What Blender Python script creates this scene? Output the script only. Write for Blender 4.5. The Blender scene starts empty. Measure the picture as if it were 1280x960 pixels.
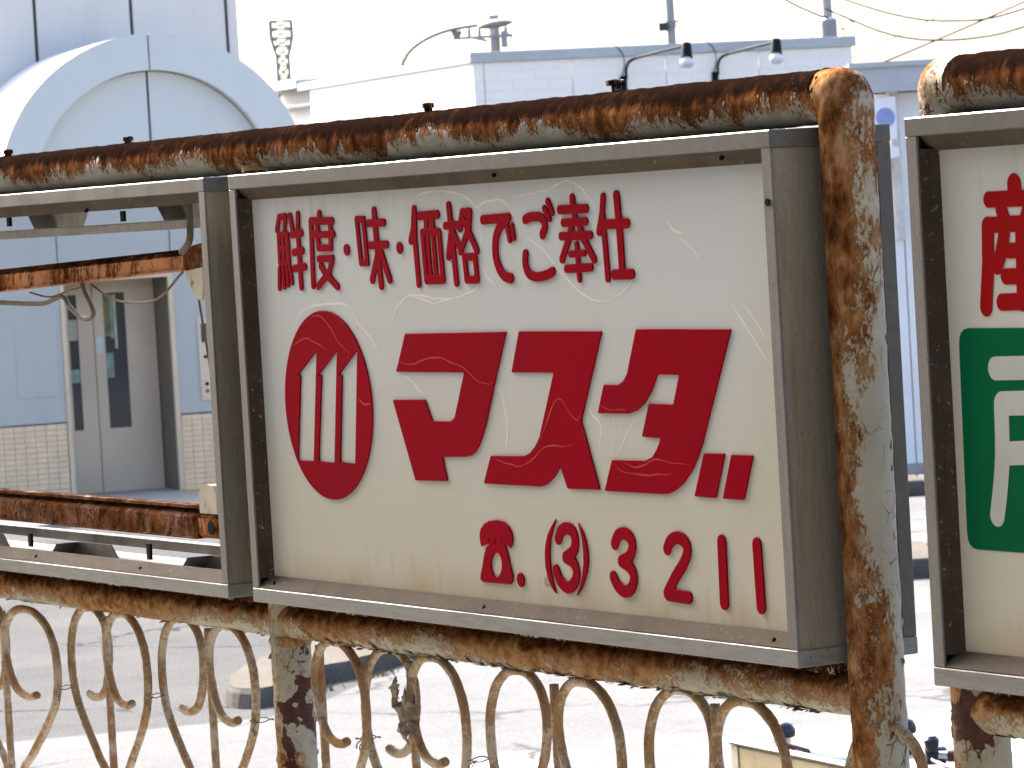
import bpy, bmesh, math, random
import numpy as np
from mathutils import Vector, Matrix, noise

random.seed(7)
SC = bpy.context.scene
COL = SC.collection
R = math.radians

# ------------------------------------------------------------------ camera
CAM = Vector((5.205, -2.512, 2.479))
CAM_R = Vector((0.4951, 0.8669, -0.0580))
CAM_F = Vector((-0.8688, 0.4933, -0.0418))
CAM_F.normalize()
CAM_R = (CAM_R - CAM_F * CAM_R.dot(CAM_F)).normalized()
CAM_U = CAM_R.cross(CAM_F)
cam = bpy.data.cameras.new('camera')
cam_ob = bpy.data.objects.new('camera', cam)
COL.objects.link(cam_ob)
m = Matrix((CAM_R, CAM_U, -CAM_F)).transposed().to_4x4()
m.translation = CAM
cam_ob.matrix_world = m
cam.sensor_width = 36
cam.lens = 5082.85 / 1280 * 36
cam.clip_end = 3000
cam.clip_start = 0.05
cam.dof.use_dof = True
cam.dof.focus_distance = (Vector((0.75, 0.0, 2.25)) - CAM).dot(CAM_F)
cam.dof.aperture_fstop = 40
SC.camera = cam_ob

# ------------------------------------------------------------------ sky and sun
FH = Vector((CAM_F.x, CAM_F.y, 0)).normalized()     # street axis, away from the fence
RH = Vector((FH.y, -FH.x, 0))
SUN_AZ, SUN_EL = R(29.3), R(38)
sd = -RH * math.sin(SUN_AZ) + FH * math.cos(SUN_AZ)
world = bpy.data.worlds.new('World')
SC.world = world
world.use_nodes = True
wn = world.node_tree.nodes
sky = wn.new('ShaderNodeTexSky')
sky.sky_type = 'NISHITA'
sky.sun_disc = False
sky.sun_elevation = SUN_EL
sky.sun_rotation = math.atan2(sd.x, sd.y)
sky.air_density = 0.6
sky.dust_density = 6.5
sky.ozone_density = 1.2
world.node_tree.links.new(sky.outputs[0], wn['Background'].inputs[0])
wn['Background'].inputs[1].default_value = 0.15
sun = bpy.data.lights.new('sun', 'SUN')
sun.energy = 4.0
sun.angle = R(0.55)
sun.color = (1.0, 0.955, 0.88)
sun_ob = bpy.data.objects.new('sun', sun)
COL.objects.link(sun_ob)
sun_ob.rotation_euler = (sd * math.cos(SUN_EL) + Vector((0, 0, math.sin(SUN_EL)))).to_track_quat('Z', 'Y').to_euler()
SC.view_settings.view_transform = 'Standard'
SC.view_settings.look = 'None'
SC.view_settings.gamma = 1
SC.view_settings.exposure = 2.35

Z0 = 1.95              # bottom edge of the light boxes above the street
BOX_D, BOX_H = 0.165, 0.606
YM = 0.08              # the pipe frame stands at mid depth of the boxes

def V(lat, dep, z=0.0):
    """a point in street coordinates: metres right of and beyond the view point, height above the road"""
    p = CAM + RH * lat + FH * dep
    return Vector((p.x, p.y, z))

# ------------------------------------------------------------------ object helpers
def link(name, me, parent=None, kind=None):
    o = bpy.data.objects.new(name, me)
    COL.objects.link(o)
    if parent is not None:
        o.parent = parent
        off = Vector((0, 0, 0)); p = parent
        while p is not None:
            off += p.location; p = p.parent
        o.location = -off
    if kind: o['kind'] = kind
    return o

def thing(name, label, cat, loc=(0, 0, 0), group=None):
    o = bpy.data.objects.new(name, None)
    COL.objects.link(o)
    o.location = loc
    o.empty_display_size = 0.1
    o['label'] = label; o['category'] = cat
    if group: o['group'] = group
    return o

def tag(o, label, cat, group=None):
    o['label'] = label; o['category'] = cat
    if group: o['group'] = group
    return o

def mesh_of(name, verts, faces, mat, smooth=False):
    me = bpy.data.meshes.new(name)
    me.from_pydata([tuple(v) for v in verts], [], faces)
    me.materials.append(mat)
    if smooth:
        me.polygons.foreach_set('use_smooth', [True] * len(me.polygons))
    me.update()
    return me

class MB:
    """collects shapes, then links them as one mesh object"""
    def __init__(s): s.v = []; s.f = []
    def add(s, vs, fs):
        n = len(s.v); s.v += [Vector(v) for v in vs]; s.f += [tuple(i + n for i in f) for f in fs]; return s
    def box(s, x0, x1, y0, y1, z0, z1, b=0.0, tf=None):
        if b <= 0:
            vs = [Vector((x, y, z)) for x in (x0, x1) for y in (y0, y1) for z in (z0, z1)]
            fs = [(0, 1, 3, 2), (4, 6, 7, 5), (0, 4, 5, 1), (2, 3, 7, 6), (0, 2, 6, 4), (1, 5, 7, 3)]
        else:
            bm = bmesh.new(); bmesh.ops.create_cube(bm, size=1)
            for v in bm.verts:
                v.co = Vector(((x0 + x1) / 2 + v.co.x * (x1 - x0), (y0 + y1) / 2 + v.co.y * (y1 - y0), (z0 + z1) / 2 + v.co.z * (z1 - z0)))
            bmesh.ops.bevel(bm, geom=list(bm.edges), offset=b, segments=1, affect='EDGES')
            bm.verts.index_update()
            vs = [v.co.copy() for v in bm.verts]; fs = [tuple(v.index for v in f.verts) for f in bm.faces]; bm.free()
        if tf: vs = [tf(*v) for v in vs]
        return s.add(vs, fs)
    def prism(s, pts, a, b, tf=None):
        """polygon pts (u, w) extruded from a to b"""
        n = len(pts); vs = [Vector((u, a, w)) for u, w in pts] + [Vector((u, b, w)) for u, w in pts]
        fs = [tuple(range(n)), tuple(range(2 * n - 1, n - 1, -1))] + [(i, i + n, (i + 1) % n + n, (i + 1) % n) for i in range(n)]
        if tf: vs = [tf(*v) for v in vs]
        return s.add(vs, fs)
    def tube(s, path, r, n=12, jit=0.0, fq=60.0, caps=True, radii=None):
        path = [Vector(p) for p in path]
        t0 = (path[1] - path[0]).normalized()
        a = t0.orthogonal().normalized(); b0 = len(s.v)
        for i, p in enumerate(path):
            t = (path[min(i + 1, len(path) - 1)] - path[max(i - 1, 0)]).normalized()
            a = (a - t * a.dot(t)).normalized(); b = t.cross(a)
            rr = radii[i] if radii else r
            for k in range(n):
                d = a * math.cos(2 * math.pi * k / n) + b * math.sin(2 * math.pi * k / n)
                q = p + d * rr
                if jit:
                    q += d * (jit * (noise.noise(q * fq) + 0.6 * noise.noise(q * fq * 3.1)))
                s.v.append(q)
        for i in range(len(path) - 1):
            for k in range(n):
                k2 = (k + 1) % n
                s.f.append((b0 + i * n + k, b0 + i * n + k2, b0 + (i + 1) * n + k2, b0 + (i + 1) * n + k))
        if caps:
            s.f.append(tuple(b0 + k for k in range(n - 1, -1, -1)))
            s.f.append(tuple(b0 + (len(path) - 1) * n + k for k in range(n)))
        return s
    def lathe(s, prof, c, axis=(0, 0, 1), n=16):
        """profile (r, h) turned about an axis through c"""
        ax = Vector(axis).normalized(); a = ax.orthogonal().normalized(); b = ax.cross(a); b0 = len(s.v); c = Vector(c)
        for r_, h in prof:
            for k in range(n):
                s.v.append(c + ax * h + (a * math.cos(2 * math.pi * k / n) + b * math.sin(2 * math.pi * k / n)) * max(r_, 1e-5))
        for i in range(len(prof) - 1):
            for k in range(n):
                k2 = (k + 1) % n
                s.f.append((b0 + i * n + k, b0 + i * n + k2, b0 + (i + 1) * n + k2, b0 + (i + 1) * n + k))
        s.f.append(tuple(b0 + k for k in range(n - 1, -1, -1))); s.f.append(tuple(b0 + (len(prof) - 1) * n + k for k in range(n)))
        return s
    def build(s, name, mat, parent=None, smooth=False, kind=None):
        me = mesh_of(name, s.v, s.f, mat, smooth)
        bm = bmesh.new(); bm.from_mesh(me); bmesh.ops.recalc_face_normals(bm, faces=bm.faces[:]); bm.to_mesh(me); bm.free()
        if smooth:
            me.polygons.foreach_set('use_smooth', [True] * len(me.polygons))
            try: me.set_sharp_from_angle(angle=R(40))
            except Exception: pass
        return link(name, me, parent, kind)

def smooth_path(pts, step):
    """Catmull-Rom through pts, resampled"""
    P = [Vector(p) for p in pts]; P = [P[0] * 2 - P[1]] + P + [P[-1] * 2 - P[-2]]; out = []
    for i in range(1, len(P) - 2):
        n = max(1, int((P[i + 1] - P[i]).length / step))
        for k in range(n):
            t = k / n
            out.append(0.5 * ((2 * P[i]) + (P[i + 1] - P[i - 1]) * t + (2 * P[i - 1] - 5 * P[i] + 4 * P[i + 1] - P[i + 2]) * t * t
                              + (3 * P[i] - P[i - 1] - 3 * P[i + 1] + P[i + 2]) * t ** 3))
    out.append(P[-2]); return out

def straight(a, b, step):
    a, b = Vector(a), Vector(b); n = max(1, int((b - a).length / step))
    return [a.lerp(b, i / n) for i in range(n + 1)]

# ------------------------------------------------------------------ material helpers
class NT:
    def __init__(s, name):
        s.m = bpy.data.materials.new(name); s.m.use_nodes = True
        s.t = s.m.node_tree; s.b = s.t.nodes['Principled BSDF']
        s._g = s.t.nodes.new('ShaderNodeNewGeometry')
        s.pos = s._g.outputs['Position']; s.nor = s._g.outputs['Normal']
    def L(s, a, b): s.t.links.new(a, b)
    def put(s, sock, x):
        if hasattr(x, 'is_output'): s.L(x, sock)
        elif isinstance(x, (tuple, list)): sock.default_value = (*x, 1) if len(x) == 3 and len(sock.default_value) == 4 else x
        else: sock.default_value = x
    def math(s, op, a, b=0.0, c=None, clamp=False):
        n = s.t.nodes.new('ShaderNodeMath'); n.operation = op; n.use_clamp = clamp
        s.put(n.inputs[0], a); s.put(n.inputs[1], b)
        if c is not None: s.put(n.inputs[2], c)
        return n.outputs[0]
    def dot(s, a, v):
        n = s.t.nodes.new('ShaderNodeVectorMath'); n.operation = 'DOT_PRODUCT'; s.L(a, n.inputs[0]); n.inputs[1].default_value = v
        return n.outputs['Value']
    def scale(s, v, k=(1, 1, 1), rot=(0, 0, 0), loc=(0, 0, 0)):
        n = s.t.nodes.new('ShaderNodeMapping'); s.L(v, n.inputs[0]); n.inputs['Scale'].default_value = k
        n.inputs['Rotation'].default_value = rot; n.inputs['Location'].default_value = loc; return n.outputs[0]
    def noise(s, sc, det=6, ro=0.6, vec=None, dist=0.0):
        n = s.t.nodes.new('ShaderNodeTexNoise'); s.L(vec or s.pos, n.inputs['Vector'])
        n.inputs['Scale'].default_value = sc; n.inputs['Detail'].default_value = det; n.inputs['Roughness'].default_value = ro
        n.inputs['Distortion'].default_value = dist; return n.outputs['Fac']
    def voro(s, sc, feature='DISTANCE_TO_EDGE', vec=None, out='Distance'):
        n = s.t.nodes.new('ShaderNodeTexVoronoi'); n.feature = feature; s.L(vec or s.pos, n.inputs['Vector'])
        n.inputs['Scale'].default_value = sc; return n.outputs[out]
    def rng(s, x, a, b, c=0.0, d=1.0, smooth=True):
        n = s.t.nodes.new('ShaderNodeMapRange'); n.interpolation_type = 'SMOOTHSTEP' if smooth else 'LINEAR'
        s.put(n.inputs[0], x)
        for i, q in enumerate((a, b, c, d)): n.inputs[i + 1].default_value = q
        return n.outputs[0]
    def ramp(s, x, stops):
        n = s.t.nodes.new('ShaderNodeValToRGB'); s.L(x, n.inputs[0]); e = n.color_ramp.elements
        while len(e) < len(stops): e.new(0.5)
        for q, (p, c) in zip(e, stops): q.position = p; q.color = (*c, 1)
        return n.outputs[0]
    def mix(s, f, a, b, mode='MIX'):
        n = s.t.nodes.new('ShaderNodeMix'); n.data_type = 'RGBA'; n.blend_type = mode
        s.put(n.inputs[0], f); s.put(n.inputs[6], a); s.put(n.inputs[7], b); return n.outputs[2]
    def bump(s, h, strength=0.5, dist=0.001, prev=None):
        n = s.t.nodes.new('ShaderNodeBump'); s.L(h, n.inputs['Height']); n.inputs['Strength'].default_value = strength
        n.inputs['Distance'].default_value = dist
        if prev: s.L(prev, n.inputs['Normal'])
        s.L(n.outputs[0], s.b.inputs['Normal']); return n.outputs[0]
    def done(s, col, rough=0.6, metal=0.0, spec=0.5):
        s.put(s.b.inputs['Base Color'], col); s.put(s.b.inputs['Roughness'], rough); s.put(s.b.inputs['Metallic'], metal)
        s.put(s.b.inputs['Specular IOR Level'], spec); return s.m

def plain(name, col, rough=0.6, metal=0.0, var=0.12, sc=8.0, spec=0.5, bump=0.0):
    t = NT(name); n = t.noise(sc, 5, 0.6)
    c = t.mix(t.rng(n, 0.3, 0.7), tuple(x * (1 - var) for x in col), tuple(min(1, x * (1 + var)) for x in col))
    if bump: t.bump(t.noise(sc * 6, 4, 0.6), bump, 0.002)
    return t.done(c, rough, metal, spec)

def rust(name, paint=(0.40, 0.43, 0.39), base=0.0, kz=0.0, side=(-.495, -.867, 0), ks=0.0, big=14, big_a=1.6, fine=170, fine_a=1.0,
         w=0.06, stretch=(1, 1, 1), dark_z=0.0, crack=0.0, zgrad=0.0, chip=0.0, tan=0.5, rust_lo=0.0):
    """old pale paint that has flaked and rusted: a wear pattern of its own on the steel"""
    t = NT(name)
    sv = t.scale(t.pos, stretch)
    nz = t.dot(t.nor, (0, 0, 1)); ns = t.dot(t.nor, side)
    b1 = t.noise(big, 4, 0.55, sv); b2 = t.noise(fine, 6, 0.68, sv); b3 = t.noise(fine * 0.28, 5, 0.65, sv)
    v = t.math('MULTIPLY_ADD', t.math('SUBTRACT', b1, 0.5), big_a * 2, base)
    v = t.math('MULTIPLY_ADD', t.math('SUBTRACT', b2, 0.5), fine_a * 2.6, v)
    v = t.math('MULTIPLY_ADD', t.math('SUBTRACT', b3, 0.5), fine_a * 2.6, v)
    b4 = t.noise(fine * 2.2, 4, 0.7, t.scale(t.pos, (1, 1, 0.6)))
    v = t.math('MULTIPLY_ADD', t.math('SUBTRACT', b4, 0.5), fine_a * 3.2, v)
    v = t.math('MULTIPLY_ADD', nz, kz, v); v = t.math('MULTIPLY_ADD', ns, ks, v)
    if zgrad:
        z = t.dot(t.pos, (0, 0, 1)); v = t.math('MULTIPLY_ADD', t.math('SUBTRACT', z, 2.2), zgrad, v)
    mask = t.rng(v, -w, w); halo = t.rng(v, -0.55, 0.1)
    # rust tones: dark scale on the weathered top, orange where it is fresh
    rn = t.noise(fine * 0.5, 6, 0.7, sv); rn2 = t.noise(big * 2.5, 3, 0.5, sv)
    rv = t.math('MULTIPLY_ADD', t.math('SUBTRACT', rn, 0.5), 1.5, t.math('MULTIPLY_ADD', rn2, 0.6, 0.2 + rust_lo))
    if dark_z: rv = t.math('SUBTRACT', rv, t.math('MULTIPLY', t.rng(nz, -0.05, 0.6), dark_z))
    rc = t.ramp(rv, [(0.08, (0.008, 0.0042, 0.003)), (0.3, (0.022, 0.0092, 0.0048)), (0.55, (0.092, 0.034, 0.0125)), (0.78, (0.20, 0.088, 0.031)), (1.0, (0.30, 0.18, 0.09))])
    pn = t.noise(9, 5, 0.6); pc = t.mix(t.rng(pn, 0.35, 0.7), paint, tuple(x * 0.8 for x in paint))
    pc = t.mix(t.math('MULTIPLY', halo, tan), pc, (0.22, 0.135, 0.062))
    specks = t.rng(t.noise(fine * 1.3, 3, 0.6), 0.66, 0.74)
    pc = t.mix(t.math('MULTIPLY', specks, 0.6), pc, (0.20, 0.10, 0.045))
    h = t.math('SUBTRACT', t.math('MULTIPLY', t.noise(fine * 1.2, 5, 0.7), 0.55), t.math('MULTIPLY', mask, 0.55))
    if crack:
        warp = t.noise(40, 2, 0.5)
        cv = t.scale(t.pos, (1, 1, 0.75))
        ve = t.voro(48, 'DISTANCE_TO_EDGE', cv)
        gate = t.rng(t.noise(11, 3, 0.5), 0.44, 0.60)
        line = t.math('MULTIPLY', t.math('MULTIPLY', t.rng(ve, 0.035, 0.008), gate), t.rng(t.noise(45, 2, 0.5), 0.42, 0.55))
        pc = t.mix(t.math('MULTIPLY', line, crack), pc, (0.06, 0.032, 0.02))
        h = t.math('SUBTRACT', h, t.math('MULTIPLY', line, 0.8))
    col = t.mix(mask, pc, rc)
    if chip:
        cn = t.noise(17, 5, 0.55, t.scale(t.pos, (1, 1, 0.8), loc=(3.1, 1.7, 0.4)))
        cm = t.rng(cn, 1 - chip, 1 - chip + 0.012)
        col = t.mix(cm, col, t.ramp(rn, [(0.3, (0.035, 0.014, 0.011)), (0.75, (0.085, 0.034, 0.022))]))
        h = t.math('SUBTRACT', h, t.math('MULTIPLY', cm, 1.2))
    t.bump(h, 0.9, 0.0014)
    return t.done(col, t.rng(mask, 0, 1, 0.6, 0.95), 0, t.rng(mask, 0, 1, 0.18, 0.0))

def glassy(name, col, rough=0.08):
    t = NT(name); return t.done(t.mix(t.rng(t.noise(3, 2), .3, .7), tuple(x * .8 for x in col), col), rough, 0, 0.5)
STROKE_LETTERS = [('fresh', 's', [(0.0048, False, [(0.1096, 0.5252), (0.1189, 0.5429), (0.1386, 0.5435), (0.1327, 0.5228)]), (0.0046, False, [(0.114, 0.5181), (0.1414, 0.5177), (0.1415, 0.479), (0.1134, 0.4793), (0.114, 0.5181)]), (0.0036, False, [(0.1277, 0.518), (0.1274, 0.479)]), (0.0046, False, [(0.1138, 0.4981), (0.1418, 0.498)]), (0.0045, False, [(0.111, 0.4709), (0.1074, 0.4441)]), (0.0042, False, [(0.1225, 0.47), (0.1223, 0.4453)]), (0.0042, False, [(0.1335, 0.4705), (0.1351, 0.448)]), (0.0042, False, [(0.1438, 0.4711), (0.1476, 0.4511)]), (0.0052, False, [(0.1526, 0.5435), (0.1584, 0.5242)]), (0.0055, False, [(0.1775, 0.5448), (0.1741, 0.5197), (0.1749, 0.4449)]), (0.0055, False, [(0.1553, 0.5176), (0.1842, 0.5192)]), (0.0055, False, [(0.1582, 0.4926), (0.1846, 0.4948)]), (0.0055, False, [(0.1567, 0.4704), (0.1893, 0.4724)])]), ('degree', 's', [(0.0055, False, [(0.2422, 0.544), (0.2419, 0.5372)]), (0.0055, False, [(0.2159, 0.5349), (0.2789, 0.5334)]), (0.0056, False, [(0.2158, 0.534), (0.2118, 0.4465)]), (0.005, False, [(0.2195, 0.5161), (0.2809, 0.515)]), (0.0052, False, [(0.2346, 0.5319), (0.2343, 0.4976)]), (0.0052, False, [(0.2741, 0.5308), (0.2708, 0.4969)]), (0.0052, False, [(0.2352, 0.4976), (0.2696, 0.4969)]), (0.0052, False, [(0.2332, 0.4826), (0.2737, 0.4825), (0.2624, 0.4643), (0.2267, 0.4449)]), (0.0055, False, [(0.238, 0.4729), (0.25, 0.4617), (0.2841, 0.4438)])]), ('dot', 's', [(0.0078, False, [(0.3172, 0.4934), (0.3177, 0.4929)])]), ('taste', 's', [(0.005, False, [(0.3519, 0.5335), (0.3713, 0.5329), (0.3754, 0.4745), (0.3574, 0.4748), (0.3519, 0.5335)]), (0.0062, False, [(0.4031, 0.5431), (0.4043, 0.51), (0.4116, 0.4434)]), (0.0055, False, [(0.385, 0.5272), (0.4285, 0.5272)]), (0.0055, False, [(0.387, 0.4977), (0.4333, 0.4978)]), (0.006, False, [(0.4089, 0.4899), (0.3869, 0.4518)]), (0.006, False, [(0.4146, 0.4898), (0.4364, 0.4511)])]), ('dot', 's', [(0.0078, False, [(0.469, 0.4927), (0.4695, 0.4922)])]), ('price', 's', [(0.0055, False, [(0.5155, 0.5423), (0.5107, 0.5166), (0.5015, 0.5011)]), (0.0056, False, [(0.516, 0.542), (0.5132, 0.5035), (0.5168, 0.4441)]), (0.006, False, [(0.5287, 0.5329), (0.5779, 0.5336)]), (0.0055, False, [(0.547, 0.5301), (0.5465, 0.5131)]), (0.0055, False, [(0.5622, 0.5296), (0.5639, 0.5127)]), (0.0052, False, [(0.5347, 0.5105), (0.5386, 0.4493)]), (0.0048, False, [(0.5477, 0.5092), (0.5512, 0.4491)]), (0.0048, False, [(0.5634, 0.5088), (0.5664, 0.4489)]), (0.0052, False, [(0.5796, 0.5102), (0.5837, 0.4487)]), (0.0055, False, [(0.5353, 0.5113), (0.5783, 0.5108)]), (0.006, False, [(0.5394, 0.449), (0.5829, 0.4489)])]), ('case', 's', [(0.0058, False, [(0.6098, 0.544), (0.6133, 0.5114), (0.6191, 0.4445)]), (0.0053, False, [(0.5976, 0.5183), (0.6276, 0.5188)]), (0.0056, False, [(0.6104, 0.5051), (0.6018, 0.4784)]), (0.005, False, [(0.6184, 0.5087), (0.6309, 0.4917)]), (0.0055, False, [(0.6448, 0.5344), (0.6363, 0.5141)]), (0.0055, False, [(0.6459, 0.5347), (0.6638, 0.5345)]), (0.0056, False, [(0.6643, 0.5338), (0.6591, 0.5129), (0.6348, 0.4846)]), (0.0056, False, [(0.6492, 0.5221), (0.6778, 0.4846)]), (0.0052, False, [(0.6438, 0.4773), (0.6719, 0.477), (0.6739, 0.4476), (0.6466, 0.4477), (0.6438, 0.4773)])]), ('kana_de', 's', [(0.0063, False, [(0.6978, 0.5233), (0.7302, 0.5239), (0.763, 0.5243)]), (0.0068, True, [(0.7593, 0.5216), (0.7405, 0.5133), (0.7295, 0.5009), (0.7253, 0.4871), (0.7266, 0.4719), (0.7341, 0.4591), (0.7459, 0.4507), (0.7609, 0.448)]), (0.0046, False, [(0.76, 0.5103), (0.7635, 0.4964)]), (0.0046, False, [(0.7711, 0.5131), (0.7737, 0.4989)])]), ('kana_go', 's', [(0.0062, True, [(0.8054, 0.5206), (0.8188, 0.5235), (0.8411, 0.5229), (0.8523, 0.5172), (0.8535, 0.5104), (0.846, 0.5009)]), (0.0044, False, [(0.8541, 0.5333), (0.8654, 0.52)]), (0.0048, False, [(0.8637, 0.5414), (0.8727, 0.5278)]), (0.0062, True, [(0.8015, 0.4777), (0.7991, 0.4662), (0.8046, 0.4548), (0.8177, 0.4496), (0.835, 0.449), (0.8526, 0.4512), (0.8658, 0.4547)])]), ('offer', 's', [(0.006, False, [(0.8917, 0.5304), (0.9543, 0.5299)]), (0.0055, False, [(0.8988, 0.5142), (0.952, 0.5144)]), (0.0055, False, [(0.8917, 0.4978), (0.9615, 0.4975)]), (0.0055, False, [(0.9232, 0.5441), (0.9249, 0.5297), (0.9286, 0.5164)]), (0.0055, False, [(0.9196, 0.5126), (0.9121, 0.4969), (0.8906, 0.4694)]), (0.0055, False, [(0.9368, 0.5122), (0.942, 0.4962), (0.9674, 0.4679)]), (0.0045, False, [(0.9276, 0.4866), (0.9299, 0.4441)]), (0.0045, False, [(0.9115, 0.4754), (0.9446, 0.476)]), (0.0055, False, [(0.9005, 0.4575), (0.9584, 0.4585)])]), ('serve', 's', [(0.0053, False, [(0.9967, 0.5426), (0.9915, 0.5212), (0.9824, 0.5011)]), (0.0054, False, [(0.9928, 0.5212), (0.995, 0.4884), (0.9972, 0.4444)]), (0.0066, False, [(1.0276, 0.5433), (1.0302, 0.5097), (1.0316, 0.4498)]), (0.0062, False, [(1.0016, 0.5095), (1.0484, 0.5095)]), (0.0066, False, [(1.0126, 0.4485), (1.0527, 0.4487)])]), ('three', 's', [(0.0078, True, [(0.8421, 0.1225), (0.8493, 0.1317), (0.8637, 0.1366), (0.8785, 0.1326), (0.8832, 0.1211), (0.8773, 0.1085), (0.858, 0.0998)]), (0.0078, True, [(0.858, 0.0998), (0.8757, 0.0944), (0.8821, 0.0815), (0.8752, 0.0688), (0.8583, 0.0625), (0.8407, 0.0694), (0.8323, 0.0823)])]), ('three', 's', [(0.0078, True, [(0.9774, 0.1218), (0.9861, 0.1319), (1.0011, 0.1356), (1.0151, 0.1301), (1.0186, 0.1196), (1.0097, 0.1071), (0.9915, 0.1011)]), (0.0078, True, [(0.9915, 0.1011), (1.0101, 0.095), (1.0181, 0.0833), (1.0114, 0.0699), (0.9963, 0.0645), (0.9793, 0.0701), (0.9699, 0.0809)])]), ('two', 's', [(0.0078, True, [(1.0981, 0.1209), (1.1063, 0.1302), (1.1225, 0.1351), (1.1388, 0.1307), (1.1432, 0.1199), (1.1327, 0.1046), (1.1131, 0.0879), (1.0929, 0.0675)]), (0.0078, False, [(1.095, 0.0658), (1.1401, 0.0647)])]), ('one', 's', [(0.0088, False, [(1.2195, 0.134), (1.218, 0.063)])]), ('one', 's', [(0.0088, False, [(1.2943, 0.1337), (1.296, 0.0627)])]), ('dot', 's', [(0.0088, False, [(0.7414, 0.0663), (0.742, 0.0657)])])]
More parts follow.
